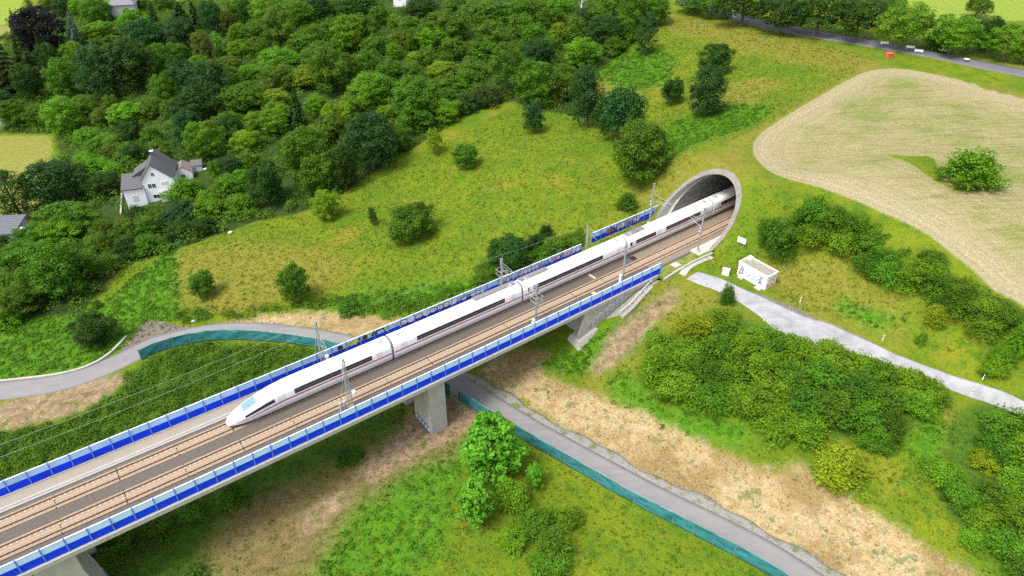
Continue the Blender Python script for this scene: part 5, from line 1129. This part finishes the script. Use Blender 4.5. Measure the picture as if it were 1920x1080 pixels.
# ------------------------------------------------------------------ undergrowth, weeds and grass tufts (countless)
def scatter_poly(polys, dens):
    out = []
    for p in polys:
        lo, hi = p.min(0), p.max(0); n_ = int((hi - lo).prod() * dens); q = rng.uniform(lo, hi, (n_, 2)); q = q[sdist(p, q[:, 0], q[:, 1]) > 0]; out.append(q)
    return np.concatenate(out)
def clumps(C, rad, hgt_, per, lsz, flat=.9):
    """C Nx2 centres; dome-shaped leafy clumps lying on the ground"""
    n_ = len(C); z = hgt(C[:, 0], C[:, 1]); rad = np.broadcast_to(rad, n_); hh = np.broadcast_to(hgt_, n_); d = rdir(n_ * per, rng).reshape(n_, per, 3); d[..., 2] = np.abs(d[..., 2])
    rr = rng.uniform(.55, 1.05, (n_, per, 1)); P = np.c_[C, z][:, None, :] + d * rr * np.stack([rad, rad, hh], -1)[:, None, :]
    Nv = d + rng.normal(0, .4, d.shape) + [0, 0, .5]; return leafquads(P.reshape(-1, 3), Nv.reshape(-1, 3), (rng.uniform(.7, 1.3, n_ * per) * np.repeat(np.broadcast_to(lsz, n_), per)), .6)
def pxpoly(s): a = np.array([list(map(float, q.split(","))) for q in s.split()]); return ground(a[:, 0], a[:, 1])[:, :2]
def stuff(name, V, F_, mat, label, cat_): return tag(add(name, np_mesh(name, V, F_, mat)), label, cat_, kind="stuff")
onroad = lambda q, w: np.array([np.hypot(*(RC[::2] - a).T).min() for a in q]) < w
q = scatter_poly([ZP['forest'][0]], .16)
hx = np.array([hs.location.x, hs.location.y]); dv = q - hx; c17, s17 = math.cos(math.radians(17)), math.sin(math.radians(17)); lx = dv[:, 0] * c17 + dv[:, 1] * s17; ly = -dv[:, 0] * s17 + dv[:, 1] * c17
q = q[~((lx > -6.5) & (lx < 15) & (ly > -4.5) & (ly < 12)) & (q[:, 0] > -260) & (q[:, 1] < 480)]
for gx_, gy_, rr in [(347, 320, 6), (371, 318, 5), (10, 440, 10), (46, 437, 4), (195, 420, 6), (385, 318, 4), (232, 20, 7), (742, 10, 6), (630, 186, 3.5), (830, 30, 4), (1089, 25, 3)]:
    a = G1(gx_, gy_)[:2]; q = q[np.hypot(*(q - a).T) > rr]
V, F_ = clumps(q, rng.uniform(1.3, 2.6, len(q)), rng.uniform(1.2, 3.2, len(q)), 46, .55)
stuff("undergrowth", V, F_, leafmat("leaf_scrub", (.068, .135, .012), .6, scale=.12), "dense scrub filling the wood between its trees", "undergrowth")
thk = [pxpoly("600,660 560,655 500,650 400,648 330,658 262,682 215,730 150,780 60,805 0,815 -120,850 -120,950 0,903 200,824 420,737 600,664"),
       pxpoly("130,1010 420,900 600,830 745,765 765,800 700,830 620,870 560,900 520,940 440,960 390,1020 380,1100 100,1100"),
       pxpoly("330,592 345,577 430,585 560,570 620,560 760,560 870,535 905,530 820,580 760,604 690,598 640,585 560,580 430,600 340,606"),
       pxpoly("890,500 1000,450 1090,430 1110,445 1000,492 900,525"), pxpoly("1480,380 1600,400 1720,470 1900,570 1920,660 1850,640 1740,560 1640,520 1560,470 1480,430")]
q = scatter_poly(thk[:2], .95); q = np.concatenate([q, scatter_poly(thk[2:], .5)]); s_q, t_q = xy2st(q[:, 0], q[:, 1]); q = q[(np.abs(t_q) > 7.5) & ~onroad(q, 3.4)]
V, F_ = clumps(q, rng.uniform(.8, 1.7, len(q)), rng.uniform(.6, 1.7, len(q)), 60, .34)
stuff("brambles", V, F_, leafmat("leaf_bramble", (.065, .155, .010), .55, scale=.25), "low green brambles on both sides of the viaduct", "brambles")
q = np.concatenate([scatter_poly(ZP['lush'][:5], 1.1), scatter_poly(ZP['lush'][5:], .35)]); q = q[~onroad(q, 3.2)]; s_q, t_q = xy2st(q[:, 0], q[:, 1]); q = q[~((np.abs(t_q) < 7.6) & (s_q > 84))]; q = q[zone('dirt', q[:, 0], q[:, 1], 3.0) < .3]; q = q[zone('brown', q[:, 0], q[:, 1], 4.0) < .4]
V, F_ = clumps(q, rng.uniform(.35, .8, len(q)), rng.uniform(.25, .7, len(q)), 15, .38)
stuff("weeds", V, F_, leafmat("leaf_weeds", (.065, .175, .008), .45, scale=.3), "bright green knee-high weeds on the lower slopes", "weeds")
# meadow tufts
allp = pxpoly("-60,600 330,470 640,360 980,195 1240,30 1460,60 1640,110 1500,200 1400,280 1450,360 1900,640 1900,740 1960,1100 -60,1100")
q = scatter_poly([allp], 1.5); q = q[(zone('sand', q[:, 0], q[:, 1]) < .2) & (zone('field', q[:, 0], q[:, 1]) < .2) & (zone('forest', q[:, 0], q[:, 1]) < .5) & (zone('dirt', q[:, 0], q[:, 1]) < .35)]; q = q[(zone('brown', q[:, 0], q[:, 1], 5.0) < rng.uniform(.15, 1.4, len(q)))]
s_q, t_q = xy2st(q[:, 0], q[:, 1]); q = q[~((np.abs(t_q) < 8.6) & (s_q > 82)) & ~onroad(q, 3.1)]
dg = np.array([min(np.hypot(*((Lg + Rg) / 2 - a).T)) for a in q]) if len(q) < 90000 else np.full(len(q), 9); q = q[dg > 4.2]
q = q[np.hypot(q[:, 0] - 44.9, q[:, 1] - 108.3) > 4]
h_ = rng.uniform(0, 1, len(q)); n_a = noise_mask = np.sin(q[:, 0] * .21 + 1.3 * np.sin(q[:, 1] * .13)) * np.sin(q[:, 1] * .17 + np.sin(q[:, 0] * .11)) + rng.normal(0, .5, len(q))
for nm, sel, col, lb in (("tufts_green", n_a > .25, (.082, .155, .010), "fresh green grass tufts over the meadow"), ("tufts_yellow", (n_a <= .25), (.14, .175, .014), "yellowish grass tufts over the meadow")):
    qq = q[sel]; V, F_ = clumps(qq, rng.uniform(.12, .40, len(qq)), rng.uniform(.10, .42, len(qq)), 6, .24); stuff("grass_tufts", V, F_, leafmat(nm, col, .35, scale=.2), lb, "grass")
q = scatter_poly([ZP['sand'][0], ZP['dirt'][0]], .5); q = q[~onroad(q, 3.6)]
V, F_ = clumps(q, rng.uniform(.1, .35, len(q)), rng.uniform(.05, .2, len(q)), 6, .22); stuff("dry_tufts", V, F_, leafmat("tuft_dry", (.27, .21, .08), .5), "sparse dry tufts on the sandy slope", "dry grass")

# stones on the bare slope, and taller weeds dotted over the meadow
q = scatter_poly([ZP['sand'][0]], .9); q = q[~onroad(q, 3.8)]; z = hgt(q[:, 0], q[:, 1]); n_ = len(q); r0 = rng.uniform(.05, .22, n_)
oc = np.array([(1, 0, 0), (0, 1, 0), (-1, 0, 0), (0, -1, 0), (0, 0, .7)]); V = np.c_[q, z][:, None] + oc[None] * r0[:, None, None] * rng.uniform(.6, 1.3, (n_, 5, 3)); b = np.arange(n_)[:, None] * 5
Ft = np.concatenate([b + np.array([[i, (i + 1) % 4, 4]]) for i in range(4)])
stuff("stones", V.reshape(-1, 3), Ft, plain("stone", (.26, .21, .15), .95, .35, 2), "loose stones scattered on the sandy slope", "stones")
q = scatter_poly([allp], .012); q = q[(zone('sand', q[:, 0], q[:, 1]) < .2) & (zone('field', q[:, 0], q[:, 1]) < .2) & (zone('forest', q[:, 0], q[:, 1]) < .5)]; q = q[~onroad(q, 3.6)]
s_q, t_q = xy2st(q[:, 0], q[:, 1]); q = q[~((np.abs(t_q) < 9) & (s_q > 82))]; dg = np.array([min(np.hypot(*((Lg + Rg) / 2 - a).T)) for a in q]); q = q[dg > 4.6]; q = q[np.hypot(q[:, 0] - 44.9, q[:, 1] - 108.3) > 4.5]
V, F_ = clumps(q, rng.uniform(.3, .7, len(q)), rng.uniform(.4, .9, len(q)), 26, .24); stuff("tall_weeds", V, F_, leafmat("tall_weed", (.075, .145, .012), .4), "taller dark weeds dotted over the meadow", "weeds")
